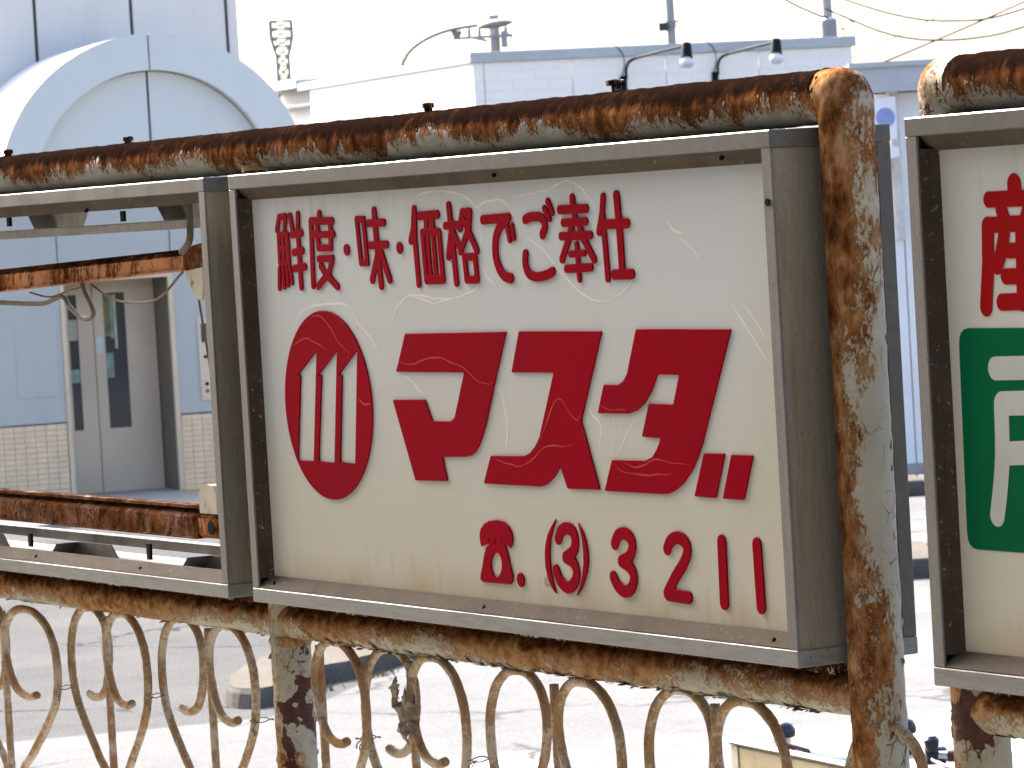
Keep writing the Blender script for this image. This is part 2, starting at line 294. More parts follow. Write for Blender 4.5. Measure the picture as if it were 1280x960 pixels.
OUTLINE_LETTERS = [('ma', 0.0025, [[(0.4714, 0.3792), (0.7413, 0.3808), (0.7056, 0.3179), (0.6746, 0.2609), (0.6636, 0.2457), (0.653, 0.2335), (0.6415, 0.2248), (0.6299, 0.2209), (0.6186, 0.2194), (0.5544, 0.2176), (0.5645, 0.1862), (0.4765, 0.1849), (0.4256, 0.2913), (0.5157, 0.2926), (0.5321, 0.2646), (0.5822, 0.2648), (0.5935, 0.2695), (0.6261, 0.3282), (0.4401, 0.3284)]]), ('su', 0.0025, [[(0.7742, 0.3814), (0.976, 0.3806), (0.9151, 0.2708), (0.9505, 0.1868), (0.8727, 0.1857), (0.8583, 0.213), (0.8404, 0.1986), (0.8229, 0.1898), (0.8065, 0.1863), (0.6607, 0.186), (0.6836, 0.2225), (0.7691, 0.2242), (0.7846, 0.2282), (0.7987, 0.2368), (0.8108, 0.249), (0.8547, 0.3292), (0.7495, 0.3292)]]), ('da', 0.0025, [[(1.0563, 0.3829), (1.2653, 0.3818), (1.19, 0.2479), (1.1779, 0.2309), (1.1632, 0.2151), (1.1432, 0.2), (1.1238, 0.1907), (1.1074, 0.1868), (1.0966, 0.1859), (0.9617, 0.1857), (0.9833, 0.2243), (1.0604, 0.2252), (1.0771, 0.2299), (1.089, 0.2401), (1.0984, 0.2525), (1.0559, 0.2537), (1.076, 0.2941), (1.131, 0.2933), (1.1473, 0.3282), (1.0985, 0.3285), (1.0829, 0.308), (1.065, 0.2931), (1.0478, 0.2849), (1.0282, 0.2809), (0.9559, 0.2805), (0.9738, 0.3157), (1.0072, 0.3157), (1.0199, 0.3203), (1.0297, 0.329)]]), ('mark', 0.0025, [[(1.1926, 0.2373), (1.2372, 0.2375), (1.2129, 0.1848), (1.1664, 0.1856)]]), ('mark', 0.0025, [[(1.2514, 0.2367), (1.297, 0.2367), (1.2727, 0.1846), (1.2277, 0.1848)]]), ('emblem', 0, [[(0.3651, 0.2815), (0.3644, 0.2943), (0.3626, 0.3069), (0.3595, 0.3193), (0.3552, 0.3313), (0.3497, 0.3429), (0.3431, 0.3539), (0.3355, 0.3641), (0.3269, 0.3736), (0.3175, 0.3822), (0.3072, 0.3898), (0.2963, 0.3963), (0.2847, 0.4018), (0.2727, 0.4061), (0.2603, 0.4092), (0.2476, 0.4111), (0.2349, 0.4117), (0.2221, 0.4111), (0.2095, 0.4092), (0.1971, 0.4061), (0.1851, 0.4018), (0.1735, 0.3963), (0.1626, 0.3898), (0.1523, 0.3822), (0.1428, 0.3736), (0.1343, 0.3641), (0.1266, 0.3539), (0.1201, 0.3429), (0.1146, 0.3313), (0.1103, 0.3193), (0.1072, 0.3069), (0.1053, 0.2943), (0.1047, 0.2815), (0.1053, 0.2688), (0.1072, 0.2561), (0.1103, 0.2437), (0.1146, 0.2317), (0.1201, 0.2202), (0.1266, 0.2092), (0.1343, 0.1989), (0.1428, 0.1895), (0.1523, 0.1809), (0.1626, 0.1733), (0.1735, 0.1667), (0.1851, 0.1613), (0.1971, 0.157), (0.2095, 0.1538), (0.2221, 0.152), (0.2349, 0.1513), (0.2476, 0.152), (0.2603, 0.1538), (0.2727, 0.157), (0.2847, 0.1613), (0.2963, 0.1667), (0.3072, 0.1733), (0.3175, 0.1809), (0.3269, 0.1895), (0.3355, 0.1989), (0.3431, 0.2092), (0.3497, 0.2202), (0.3552, 0.2317), (0.3595, 0.2437), (0.3626, 0.2561), (0.3644, 0.2688)], [(0.2107, 0.3562), (0.182, 0.2037), (0.1337, 0.2032), (0.1569, 0.3221), (0.1482, 0.3224)], [(0.2718, 0.3563), (0.2448, 0.203), (0.1969, 0.2035), (0.2211, 0.3225), (0.2112, 0.3227)], [(0.3319, 0.3576), (0.3065, 0.2033), (0.2616, 0.2038), (0.2827, 0.3228), (0.2723, 0.3231)]]), ('phone', 0, [[(0.6421, 0.1144), (0.6422, 0.1208), (0.646, 0.1274), (0.6553, 0.1342), (0.6696, 0.1385), (0.6894, 0.1405), (0.7069, 0.1386), (0.7191, 0.133), (0.7251, 0.1265), (0.7275, 0.1194), (0.7251, 0.1098), (0.7208, 0.1059), (0.7145, 0.1076), (0.7051, 0.1091), (0.7102, 0.1036), (0.7144, 0.0926), (0.7171, 0.0831), (0.7225, 0.0714), (0.7212, 0.0634), (0.7153, 0.059), (0.6437, 0.0584), (0.6375, 0.0616), (0.6389, 0.0682), (0.6444, 0.0781), (0.6504, 0.0929), (0.6573, 0.1037), (0.6667, 0.1084), (0.6561, 0.1074), (0.6452, 0.1046), (0.6431, 0.1087)], [(0.6958, 0.0829), (0.6951, 0.0794), (0.6936, 0.076), (0.6916, 0.073), (0.6891, 0.0704), (0.6862, 0.0683), (0.6831, 0.067), (0.68, 0.0665), (0.6769, 0.0667), (0.674, 0.0677), (0.6716, 0.0695), (0.6696, 0.0719), (0.6683, 0.0748), (0.6677, 0.0781), (0.6677, 0.0816), (0.6685, 0.0852), (0.67, 0.0886), (0.672, 0.0917), (0.6745, 0.0943), (0.6774, 0.0963), (0.6805, 0.0976), (0.6837, 0.0981), (0.6868, 0.0978), (0.6896, 0.0968), (0.692, 0.095), (0.6939, 0.0926), (0.6953, 0.0897), (0.6959, 0.0864)], [(0.665, 0.1164), (0.667, 0.1168), (0.6662, 0.1097), (0.6642, 0.1096)], [(0.6821, 0.1174), (0.684, 0.1175), (0.683, 0.1085), (0.681, 0.1084)], [(0.6996, 0.1178), (0.7016, 0.1179), (0.7006, 0.1099), (0.6987, 0.1098)]]), ('bracket', 0, [[(0.839, 0.1466), (0.8268, 0.1368), (0.8173, 0.127), (0.8102, 0.1142), (0.8072, 0.1015), (0.8069, 0.0858), (0.812, 0.0703), (0.8201, 0.0597), (0.8293, 0.0536), (0.8235, 0.0677), (0.8195, 0.0817), (0.8185, 0.0941), (0.8196, 0.1067), (0.8234, 0.121), (0.8304, 0.1338)]]), ('bracket', 0, [[(0.8928, 0.1439), (0.9037, 0.1336), (0.9099, 0.1215), (0.913, 0.1093), (0.9125, 0.0969), (0.9084, 0.0844), (0.9004, 0.0716), (0.8906, 0.0603), (0.8802, 0.0535), (0.8901, 0.0664), (0.8972, 0.0807), (0.9012, 0.0948), (0.9021, 0.1088), (0.9008, 0.1242), (0.8972, 0.1348)]])]
PRODUCE = ('produce', 's', [(0.0115, False, [(1.817, 0.5291), (1.8172, 0.5218)]), (0.0085, False, [(1.7714, 0.5147), (1.8622, 0.5144)]), (0.0095, False, [(1.7925, 0.5045), (1.7971, 0.4945)]), (0.0095, False, [(1.84, 0.5056), (1.8336, 0.4935)]), (0.0085, False, [(1.7709, 0.4883), (1.8627, 0.4887)]), (0.0105, False, [(1.768, 0.4868), (1.7655, 0.4491), (1.7578, 0.4032)]), (0.0095, True, [(1.7956, 0.4782), (1.7884, 0.4586), (1.7809, 0.4456)]), (0.0095, False, [(1.8244, 0.4807), (1.8212, 0.4072)]), (0.0082, False, [(1.8009, 0.4608), (1.8536, 0.4613)]), (0.0085, False, [(1.7945, 0.4343), (1.8526, 0.4345)]), (0.009, False, [(1.7853, 0.4076), (1.8584, 0.4088)])])
DOOR_CHAR = ('door', 's', [(0.0125, False, [(1.7689, 0.3386), (1.9256, 0.3413)]), (0.0128, False, [(1.7776, 0.302), (1.9164, 0.3057)]), (0.0128, False, [(1.9141, 0.3039), (1.9122, 0.2562)]), (0.0125, True, [(1.7757, 0.3009), (1.7747, 0.2691), (1.7721, 0.2398), (1.7653, 0.2076), (1.7588, 0.1848)]), (0.0125, False, [(1.7831, 0.2499), (1.9122, 0.2562)])])
CAUSTIC_PALE = [[(0.4998, 0.5023), (0.5042, 0.5379), (0.5151, 0.5544), (0.5381, 0.562), (0.5797, 0.5638), (0.6327, 0.5589), (0.6692, 0.5465), (0.6831, 0.5399), (0.7088, 0.5462), (0.7479, 0.546), (0.7706, 0.5312), (0.7811, 0.5179), (0.7876, 0.5037), (0.7754, 0.4859), (0.7673, 0.469), (0.7624, 0.4439)], [(0.7858, 0.5057), (0.8184, 0.493), (0.8467, 0.4804), (0.8648, 0.4662), (0.8956, 0.4459), (0.9449, 0.4218), (0.9954, 0.4173), (1.0419, 0.4351), (1.0664, 0.4577), (1.0833, 0.4622), (1.1088, 0.4636)], [(0.7596, 0.5587), (0.7849, 0.5499), (0.8053, 0.5522), (0.8612, 0.5553), (0.9092, 0.5654), (0.9445, 0.5544), (0.9689, 0.5352), (0.9743, 0.5156)], [(0.6908, 0.5173), (0.6883, 0.4959), (0.6839, 0.4766), (0.6899, 0.4572), (0.7207, 0.4374)], [(0.453, 0.4144), (0.4676, 0.4227), (0.4952, 0.4298), (0.5798, 0.4236), (0.6577, 0.4331), (0.7001, 0.456)], [(0.1368, 0.3821), (0.1615, 0.4047), (0.199, 0.4173), (0.2905, 0.4203), (0.3172, 0.4131), (0.3352, 0.394), (0.373, 0.3719), (0.3903, 0.3499), (0.3834, 0.3217), (0.3693, 0.2902)], [(0.4374, 0.3546), (0.4276, 0.3811), (0.4443, 0.4089), (0.486, 0.4286), (0.5491, 0.4188), (0.6002, 0.4243), (0.657, 0.4327)], [(0.4535, 0.3252), (0.4846, 0.3131), (0.5146, 0.2949)], [(0.7096, 0.3118), (0.7218, 0.2882), (0.7261, 0.2586), (0.7208, 0.2288)], [(0.7115, 0.3134), (0.727, 0.2894), (0.7296, 0.2593), (0.7196, 0.2259)], [(0.925, 0.2947), (0.9376, 0.2803), (0.9582, 0.2632), (0.9494, 0.234)], [(0.9879, 0.2781), (0.9912, 0.258), (0.9797, 0.2289)], [(1.0431, 0.2789), (1.0125, 0.2498), (0.9936, 0.2292)], [(1.2669, 0.4109), (1.2989, 0.3807), (1.3394, 0.3414)], [(1.292, 0.4107), (1.3193, 0.386), (1.3395, 0.367)]]
CAUSTIC_ORANGE = [[(0.1994, 0.403), (0.2313, 0.4028), (0.2574, 0.3882), (0.2758, 0.369), (0.3051, 0.3547), (0.3057, 0.3436)], [(0.1402, 0.3627), (0.1777, 0.374), (0.2056, 0.3691), (0.2462, 0.3563)], [(0.3259, 0.2931), (0.3406, 0.2853), (0.3641, 0.284)], [(0.4514, 0.3425), (0.4802, 0.3379), (0.5264, 0.3457), (0.5648, 0.3474), (0.6017, 0.3399), (0.6319, 0.3325), (0.6551, 0.3206), (0.6849, 0.3142), (0.7047, 0.3173)], [(0.6903, 0.2194), (0.7564, 0.2104), (0.7968, 0.2234), (0.828, 0.2375), (0.8807, 0.2386), (0.8901, 0.2452)], [(0.8076, 0.24), (0.8314, 0.2672), (0.8518, 0.2911), (0.8699, 0.2973), (0.891, 0.2784), (0.9074, 0.2713), (0.9198, 0.2905)], [(0.9182, 0.2657), (0.9238, 0.2395)], [(0.9617, 0.2901), (0.9825, 0.2855), (1.0267, 0.2846)], [(0.9893, 0.2207), (1.0023, 0.2124), (1.0403, 0.2076), (1.1187, 0.2103)], [(1.0143, 0.2213), (1.0412, 0.2162), (1.0858, 0.2273), (1.1175, 0.2238), (1.1607, 0.2235)]]

# ------------------------------------------------------------------ materials
M_TOP = rust('rusty_top_rail', paint=(0.24, 0.245, 0.21), base=0.52, kz=1.35, big=4.5, big_a=2.2, fine=130, fine_a=0.9, stretch=(1.0, 1.0, 0.5), dark_z=0.55, tan=0.8, w=0.2, rust_lo=0.10)
M_LOW = rust('rusty_lower_rail', paint=(0.34, 0.315, 0.235), base=0.45, kz=0.95, big=6, big_a=2.2, fine=150, fine_a=0.95, stretch=(0.7, 1, 0.8), dark_z=0.35, tan=0.8, w=0.22, rust_lo=0.40)
M_POSTR = rust('flaking_post', paint=(0.345, 0.335, 0.27), base=0.02, ks=0.80, big=12, big_a=2.2, fine=120, fine_a=0.62, stretch=(1, 1, 0.55), crack=0.9, zgrad=1.2, tan=0.9, w=0.16, rust_lo=0.2, chip=0.30)
M_POSTL = rust('peeling_post', paint=(0.34, 0.32, 0.24), base=-0.45, ks=0.5, big=10, big_a=1.3, fine=120, fine_a=0.5, crack=0.95, tan=0.95, w=0.16, rust_lo=0.35, chip=0.45)
M_ROD = rust('rusty_rod', paint=(0.42, 0.345, 0.245), base=-0.12, kz=0.30, big=14, big_a=1.3, fine=130, fine_a=0.6, tan=0.95, w=0.4, rust_lo=0.50)
M_CHU = rust('orange_channel', paint=(0.44, 0.135, 0.016), base=-0.02, kz=0.9, big=10, big_a=1.6, fine=95, fine_a=0.85, stretch=(1, 1, 0.4), tan=0.1, w=0.4, rust_lo=0.05, dark_z=0.1)
M_CHL = rust('brown_channel', paint=(0.19, 0.068, 0.024), base=0.3, big=9, big_a=1.0, fine=110, fine_a=0.9, stretch=(1, 1, 0.6), tan=0.1, w=0.5, rust_lo=0.02)
M_FLAKE = rust('loose_paint', paint=(0.30, 0.30, 0.25), base=-0.5, big=30, big_a=1.3, fine=200, fine_a=1, tan=0.9)

def alu(name, col, dirt=(0.10, 0.085, 0.06), amt=0.5, streak=(1, 1, 1), speck=0.7, metal=0.25):
    t = NT(name)
    n1 = t.noise(7, 6, 0.65, t.scale(t.pos, streak)); n2 = t.noise(45, 5, 0.7, t.scale(t.pos, streak)); sp = t.noise(260, 3, 0.6)
    c = t.mix(t.rng(n2, 0.35, 0.7), col, tuple(x * 0.78 for x in col))
    c = t.mix(t.math('MULTIPLY', t.rng(n1, 0.45, 0.72), amt), c, dirt)
    c = t.mix(t.math('MULTIPLY', t.rng(sp, 0.62, 0.68), speck), c, (0.045, 0.04, 0.035))
    t.bump(t.math('ADD', t.math('MULTIPLY', n2, 0.6), sp), 0.25, 0.0006)
    return t.done(c, t.rng(n1, 0.4, 0.7, 0.42, 0.65), metal, 0.4)
M_ALU = alu('weathered_aluminium', (0.100, 0.098, 0.088), amt=0.45, streak=(1, 1, 1))
M_ALUB = alu('washed_aluminium', (0.195, 0.197, 0.178), dirt=(0.09, 0.085, 0.07), amt=0.4, streak=(0.4, 1, 3), speck=0.8)
M_STILE = alu('stile_aluminium', (0.15, 0.143, 0.128), amt=0.35, streak=(3, 3, 0.3))
M_ALUW = alu('chalky_frame', (0.105, 0.102, 0.087), amt=0.4, speck=0.95, metal=0.0)
M_SIDE = alu('grimy_side_sheet', (0.215, 0.198, 0.15), dirt=(0.15, 0.12, 0.075), amt=0.75, streak=(6, 6, 0.6), speck=0.5)
M_CAP = alu('dirty_cap', (0.10, 0.093, 0.074), dirt=(0.09, 0.08, 0.06), amt=0.7)
def bead(name, c0, c1):
    t = NT(name)
    n = t.noise(150, 5, 0.7); g = t.noise(16, 4, 0.6)
    c = t.mix(t.rng(g, 0.35, 0.7), c0, c1)
    c = t.mix(t.rng(n, 0.60, 0.70), c, (0.20, 0.18, 0.145))
    c = t.mix(t.rng(t.noise(90, 3), 0.62, 0.72), c, (0.05, 0.038, 0.025))
    t.bump(n, 0.5, 0.001)
    return t.done(c, 0.85, 0, 0.2)
M_BEAD = bead('dusty_bead', (0.070, 0.054, 0.034), (0.050, 0.038, 0.024))
M_BEADS = bead('dark_bead', (0.03, 0.02, 0.0125), (0.045, 0.03, 0.018))

def acrylic():
    t = NT('aged_white_acrylic')
    z = t.dot(t.pos, (0, 0, 1)); x = t.dot(t.pos, (1, 0, 0))
    lo = t.noise(2.6, 4, 0.55, t.scale(t.pos, (1, 1, 0.7)))
    # yellowing has crept in from the lower part and the edges of the old sheet
    yel = t.math('ADD', t.rng(z, 2.42, 2.02, 0.0, 0.95), t.math('MULTIPLY', t.math('SUBTRACT', lo, 0.5), 0.9))
    edge = t.math('MULTIPLY', t.rng(z, 2.045, 1.965), t.rng(t.noise(9, 5, 0.6, t.scale(t.pos, (1, 1, 0.3))), 0.3, 0.75))
    endr = t.rng(x, 1.22, 1.40, 0, 0.5)
    c = t.mix(t.math('ADD', yel, endr, clamp=True), (0.415, 0.43, 0.418), (0.39, 0.375, 0.298))
    c = t.mix(t.math('MULTIPLY', edge, 0.75), c, (0.31, 0.215, 0.105))
    run = t.math('MULTIPLY', t.rng(t.noise(1.0, 5, 0.7, t.scale(t.pos, (38, 1, 2.2))), 0.52, 0.72), t.rng(z, 2.36, 2.535))
    run2 = t.math('MULTIPLY', t.rng(t.noise(1.0, 5, 0.7, t.scale(t.pos, (30, 1, 3.5), loc=(7, 0, 3))), 0.5, 0.7), t.rng(z, 2.07, 1.985))
    c = t.mix(t.math('MULTIPLY', t.math('ADD', run, run2, clamp=True), 0.30), c, (0.26, 0.19, 0.10))
    grime = t.rng(t.noise(420, 3, 0.7), 0.64, 0.72)
    c = t.mix(t.math('MULTIPLY', grime, 0.10), c, (0.2, 0.18, 0.15))
    t.bump(t.noise(5, 3, 0.5), 0.06, 0.006)
    t.b.inputs['Subsurface Weight'].default_value = 0.0
    return t.done(c, 0.2, 0, 0.22)
M_ACR = acrylic()
def redmat(name, c, rough=0.25):
    t = NT(name); n = t.noise(6, 4, 0.6)
    cc = t.mix(t.rng(n, 0.35, 0.7), c, tuple(x * 0.86 + 0.0015 for x in c))
    t.bump(t.noise(5, 3, 0.5), 0.06, 0.006)
    return t.done(cc, rough, 0, 0.012)
M_RED = redmat('crimson_acrylic', (0.222, 0.0025, 0.0095))
M_RED2 = redmat('scarlet_film', (0.23, 0.004, 0.005), 0.35)
M_GREEN = redmat('green_film', (0.001, 0.085, 0.032), 0.35)
M_WHITEF = redmat('white_film', (0.37, 0.38, 0.345), 0.35)
M_PALE_LINE = plain('pale_caustic_and_scratch', (0.53, 0.51, 0.45), 0.5, 0, 0.05, 8, 0.1)  # pale colour for painted caustic light, also for the scratches
M_ORANGE_LINE = plain('orange_caustic', (0.30, 0.026, 0.013), 0.5, 0, 0.1, 8, 0.05)  # caustic light painted in orange on the red letters
M_WHT = alu('grimy_white_steel', (0.36, 0.345, 0.305), dirt=(0.13, 0.12, 0.10), amt=0.65, speck=0.5, metal=0.0)
M_HOLD = rust('stained_lamp_holder', paint=(0.44, 0.40, 0.31), base=-0.75, big=22, big_a=1.6, fine=60, fine_a=0.6, tan=0.7)
M_BLK = plain('black_rubber', (0.008, 0.008, 0.008), 0.8, 0, 0.2, 8, 0.05)
M_WIRE = plain('dusty_flex', (0.12, 0.095, 0.065), 0.7, 0, 0.25, 60)
M_TIE = plain('tie_wire', (0.10, 0.09, 0.08), 0.5, 0.6)
M_BOLT = rust('rusty_bolt', base=0.6, fine=200, rust_lo=-0.15)
M_LEAF = plain('dry_leaf', (0.19, 0.145, 0.10), 0.9, 0, 0.4, 60, bump=0.6)
def cladding(name, c, amt):
    t = NT(name)
    st = t.noise(3.2, 5, 0.6, t.scale(t.pos, (1, 1, 0.09))); bl = t.noise(0.7, 3, 0.5); gr = t.noise(14, 4, 0.65, t.scale(t.pos, (1, 1, 0.25)))
    cc = t.mix(t.math('MULTIPLY', t.rng(st, 0.45, 0.75), amt), c, tuple(x * 0.62 for x in c))
    cc = t.mix(t.math('MULTIPLY', t.rng(gr, 0.55, 0.75), amt * 0.6), cc, (0.40, 0.37, 0.33))
    t.bump(bl, 0.15, 0.12)
    return t.done(cc, t.rng(bl, 0.3, 0.7, 0.3, 0.5), 0, 0.4)
M_CLAD = cladding('pale_cladding', (0.64, 0.665, 0.63), 0.12)
M_WALL = cladding('blue_grey_wall_sheet', (0.425, 0.445, 0.41), 0.12)
M_CLADT = cladding('grey_tower_cladding', (0.58, 0.575, 0.53), 0.25)
M_SEAM = plain('dark_seam', (0.09, 0.085, 0.085), 0.8)
M_HOODT = plain('white_hood_sheet', (0.78, 0.77, 0.75), 0.5, 0, 0.03, 1)
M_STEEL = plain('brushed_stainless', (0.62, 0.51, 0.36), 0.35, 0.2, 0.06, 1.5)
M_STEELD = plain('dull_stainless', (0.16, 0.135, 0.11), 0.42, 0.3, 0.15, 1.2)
M_PANE = glassy('dark_lift_glass', (0.022, 0.036, 0.045), 0.06)
M_NOTICE_REFL1 = plain('cream_notice_and_reflection', (0.55, 0.54, 0.40), 0.7, 0, 0.15, 12)
M_NOTICE_REFL2 = plain('green_notice_and_reflection', (0.28, 0.38, 0.30), 0.7, 0, 0.3, 9)
M_REFL = plain('ochre_reflection', (0.24, 0.20, 0.09), 0.7, 0, 0.4, 9)  # strip colour for a reflection painted into the lift door glass
M_PAPER = plain('white_paper', (0.72, 0.74, 0.74), 0.8, 0, 0.05)
M_TILE = plain('beige_tile', (0.74, 0.57, 0.36), 0.45, 0, 0.06, 6)
M_GROUT = plain('grey_grout', (0.50, 0.41, 0.33), 0.9)
M_FLOOR = plain('lobby_floor', (0.36, 0.335, 0.29), 0.7, 0, 0.08, 4)
M_YEL = plain('yellow_tactile', (0.65, 0.47, 0.14), 0.7)
def siding(name, c):
    t = NT(name)
    v = t.dot(t.pos, (0, 0, 1)); u = t.dot(t.pos, tuple(RH * math.cos(R(20)) + FH * math.sin(R(20))))
    wz = t.math('FRACT', t.math('MULTIPLY', v, 1 / 0.15)); row = t.math('FLOOR', t.math('MULTIPLY', v, 1 / 0.15))
    wu = t.math('FRACT', t.math('ADD', t.math('MULTIPLY', u, 1 / 0.6), t.math('MULTIPLY', row, 0.37)))
    j = t.math('MAXIMUM', t.rng(wz, 0.16, 0.02), t.rng(wu, 0.05, 0.01))
    cc = t.mix(t.math('MULTIPLY', j, 0.10), c, tuple(x * 0.7 for x in c))
    t.bump(t.math('SUBTRACT', t.noise(6, 4, 0.6, t.scale(t.pos, (1, 1, 3))), j), 0.22, 0.03)
    return t.done(cc, 0.7, 0, 0.3)
M_SIDING = siding('lilac_siding', (0.90, 0.87, 0.79))
M_FLASH = plain('blue_grey_flashing', (0.42, 0.46, 0.46), 0.5, 0.1, 0.06, 2)
M_DARKM = plain('black_steel', (0.009, 0.010, 0.012), 0.6, 0, 0.1, 8, 0.1)
M_BULB = glassy('lamp_glass', (0.75, 0.76, 0.78), 0.1)
M_CONC = plain('weathered_concrete', (0.38, 0.36, 0.33), 0.85, 0, 0.2, 3, bump=0.4)
M_POLE = plain('pole_concrete', (0.33, 0.32, 0.31), 0.8, 0, 0.1, 2)
M_GALV = plain('galvanised_steel', (0.24, 0.27, 0.28), 0.5, 0.1, 0.1, 2)
M_CABLE = plain('overhead_cable', (0.06, 0.065, 0.07), 0.8, 0, 0.1, 8, 0.05)
M_LUM = plain('luminaire_white', (0.17, 0.165, 0.16), 0.5)
M_SHOP = plain('white_shop_wall', (0.82, 0.82, 0.80), 0.6, 0, 0.05, 1.5)
M_ROOF = plain('grey_roof', (0.44, 0.45, 0.46), 0.6, 0, 0.1, 1.5)
M_SALM = plain('salmon_fascia', (0.56, 0.26, 0.20), 0.6)
M_BEIGE = plain('beige_downpipe', (0.60, 0.57, 0.52), 0.6)
M_BLUE = plain('blue_sign_print', (0.26, 0.32, 0.56), 0.5)
M_CREAM = rust('cream_sheet', paint=(0.52, 0.44, 0.26), base=-1.5, big=3, big_a=1.0, fine=40, fine_a=0.4, tan=0.45)
M_GRIP = plain('brown_grip', (0.075, 0.018, 0.014), 0.55)
M_CHROME = plain('chrome', (0.7, 0.72, 0.75), 0.12, 1.0, 0.03)
M_BIKE = plain('dark_blue_enamel', (0.012, 0.02, 0.05), 0.2, 0, 0.1)
M_BELL = plain('bell_black', (0.014, 0.018, 0.035), 0.22)

def ground_mat(name, c0, c1, agg, sp=0.35, cracks=0.0):
    t = NT(name)
    n = t.noise(0.45, 5, 0.6); n2 = t.noise(2.2, 6, 0.65); a = t.noise(70, 3, 0.75)
    c = t.mix(t.rng(n, 0.38, 0.64), c0, c1)
    c = t.mix(t.math('MULTIPLY', t.rng(n2, 0.48, 0.70), 0.40), c, tuple(x * 0.66 for x in c0))
    c = t.mix(t.math('MULTIPLY', t.rng(a, 0.5, 0.66), sp), c, agg)
    c = t.mix(t.math('MULTIPLY', t.rng(t.noise(46, 3, 0.7), 0.54, 0.68), 0.4), c, tuple(x * 0.5 for x in c0))
    if cracks:
        warp = t.t.nodes.new('ShaderNodeVectorMath'); warp.operation = 'ADD'; t.L(t.pos, warp.inputs[0])
        nn = t.t.nodes.new('ShaderNodeTexNoise'); nn.inputs['Scale'].default_value = 1.7; nn.inputs['Detail'].default_value = 5; t.L(t.pos, nn.inputs['Vector']); t.L(nn.outputs['Color'], warp.inputs[1])
        ck = t.math('MULTIPLY', t.rng(t.voro(0.42, 'DISTANCE_TO_EDGE', warp.outputs[0]), 0.016, 0.004), t.rng(t.noise(0.8, 3), 0.42, 0.55))
        c = t.mix(t.math('MULTIPLY', ck, cracks), c, tuple(x * 0.3 for x in c0))
    t.bump(a, 0.6, 0.01)
    return t.done(c, 0.95, 0, 0.0)
M_ASPH = ground_mat('worn_asphalt', (0.072, 0.073, 0.074), (0.090, 0.090, 0.090), (0.20, 0.20, 0.20), sp=0.45, cracks=0.8)
M_SLAB = ground_mat('pale_concrete_paving', (0.118, 0.120, 0.123), (0.142, 0.145, 0.147), (0.25, 0.252, 0.255), cracks=0.6)
M_ISLE = ground_mat('island_concrete', (0.100, 0.094, 0.083), (0.118, 0.11, 0.097), (0.19, 0.18, 0.16))
M_KERB = ground_mat('kerb_stone', (0.085, 0.08, 0.073), (0.12, 0.112, 0.10), (0.2, 0.19, 0.17))
M_LINE = ground_mat('white_road_paint', (0.30, 0.30, 0.30), (0.38, 0.38, 0.38), (0.75, 0.75, 0.73))
M_DRY = plain('dry_grass', (0.13, 0.115, 0.05), 0.9, 0, 0.4, 20)
M_SHADEB = plain('shade_building_cladding', (0.10, 0.085, 0.07), 0.7, 0, 0.2, 2)  # cladding of the unseen building added to shade the fence
M_PAVE = ground_mat('platform_paving', (0.20, 0.195, 0.18), (0.24, 0.235, 0.22), (0.35, 0.34, 0.33))

# ------------------------------------------------------------------ ground
MB().add([(-1500, -1500, 0), (1500, -1500, 0), (1500, 1500, 0), (-1500, 1500, 0)], [(0, 1, 2, 3)]).build('road', M_ASPH, kind='structure')
def sheet(name, pts, z, mat):
    return MB().add([V(a, b, z) for a, b in pts], [tuple(range(len(pts)))]).build(name, mat, kind='structure')
sheet('concrete_pavement', [(-7, 19.0), (-2.64, 20.1), (-1.35, 20.5), (-1.05, 21.2), (-0.7, 22.6), (-0.2, 25), (1.0, 28), (4, 31), (9, 31), (9, 12), (-7, 12)], 0.004, M_SLAB)
sheet('road_marking', [(-0.1, 18.55), (0.13, 18.0), (0.02, 17.3), (-0.6, 17.8)], 0.008, M_LINE)
sheet('road_marking', [(1.0, 19.0), (2.6, 18.75), (2.6, 17.0), (.95, 17.0)], 0.008, M_LINE)
# traffic island with a rounded nose
def island(name, pts, z, mat, emat):
    q = smooth_path([(a, b_, 0) for a, b_ in pts + pts[:1]], .06)[:-1]; pts = [(p.x + .03 * noise.noise(p * 5), p.y + .05 * noise.noise(p * 4 + Vector((9, 0, 0)))) for p in q]
    n = len(pts)
    t = MB().add([V(a, b, z) for a, b in pts], [tuple(range(n))]).build(name, mat, kind='structure')
    e = MB()
    for i in range(n):
        (a, b), (c, d) = pts[i], pts[(i + 1) % n]
        L = math.hypot(c - a, d - b); k = max(1, int(L / 0.6))
        for q in range(k):
            f0, f1 = q / k, (q + 1) / k
            cx_, cy_ = sum(p[0] for p in pts) / n, sum(p[1] for p in pts) / n
            def E_(f, h, o_): x, y = a + (c - a) * f, b + (d - b) * f; l = math.hypot(x - cx_, y - cy_); return V(x + (x - cx_) / l * o_, y + (y - cy_) / l * o_, h)
            e.add([E_(f, h, o_) for f in (f0, f1) for h, o_ in ((-0.02, .07), (z * .75, .03), (z - .002, 0))], [(0, 3, 4, 1), (1, 4, 5, 2)])
    e.build('kerb', emat, t)
    return t
island('traffic_island', [(-1.56, 21.25), (-1.50, 21.05), (-1.38, 21.05), (-1.27, 21.3), (-1.10, 21.9), (-0.86, 22.35), (-0.3, 23.5), (0.6, 25.0), (0.4, 25.5), (-0.45, 24.5), (-1.12, 23.5), (-1.47, 22.5), (-1.585, 21.7)], 0.10, M_ISLE, M_KERB)
gb = MB()
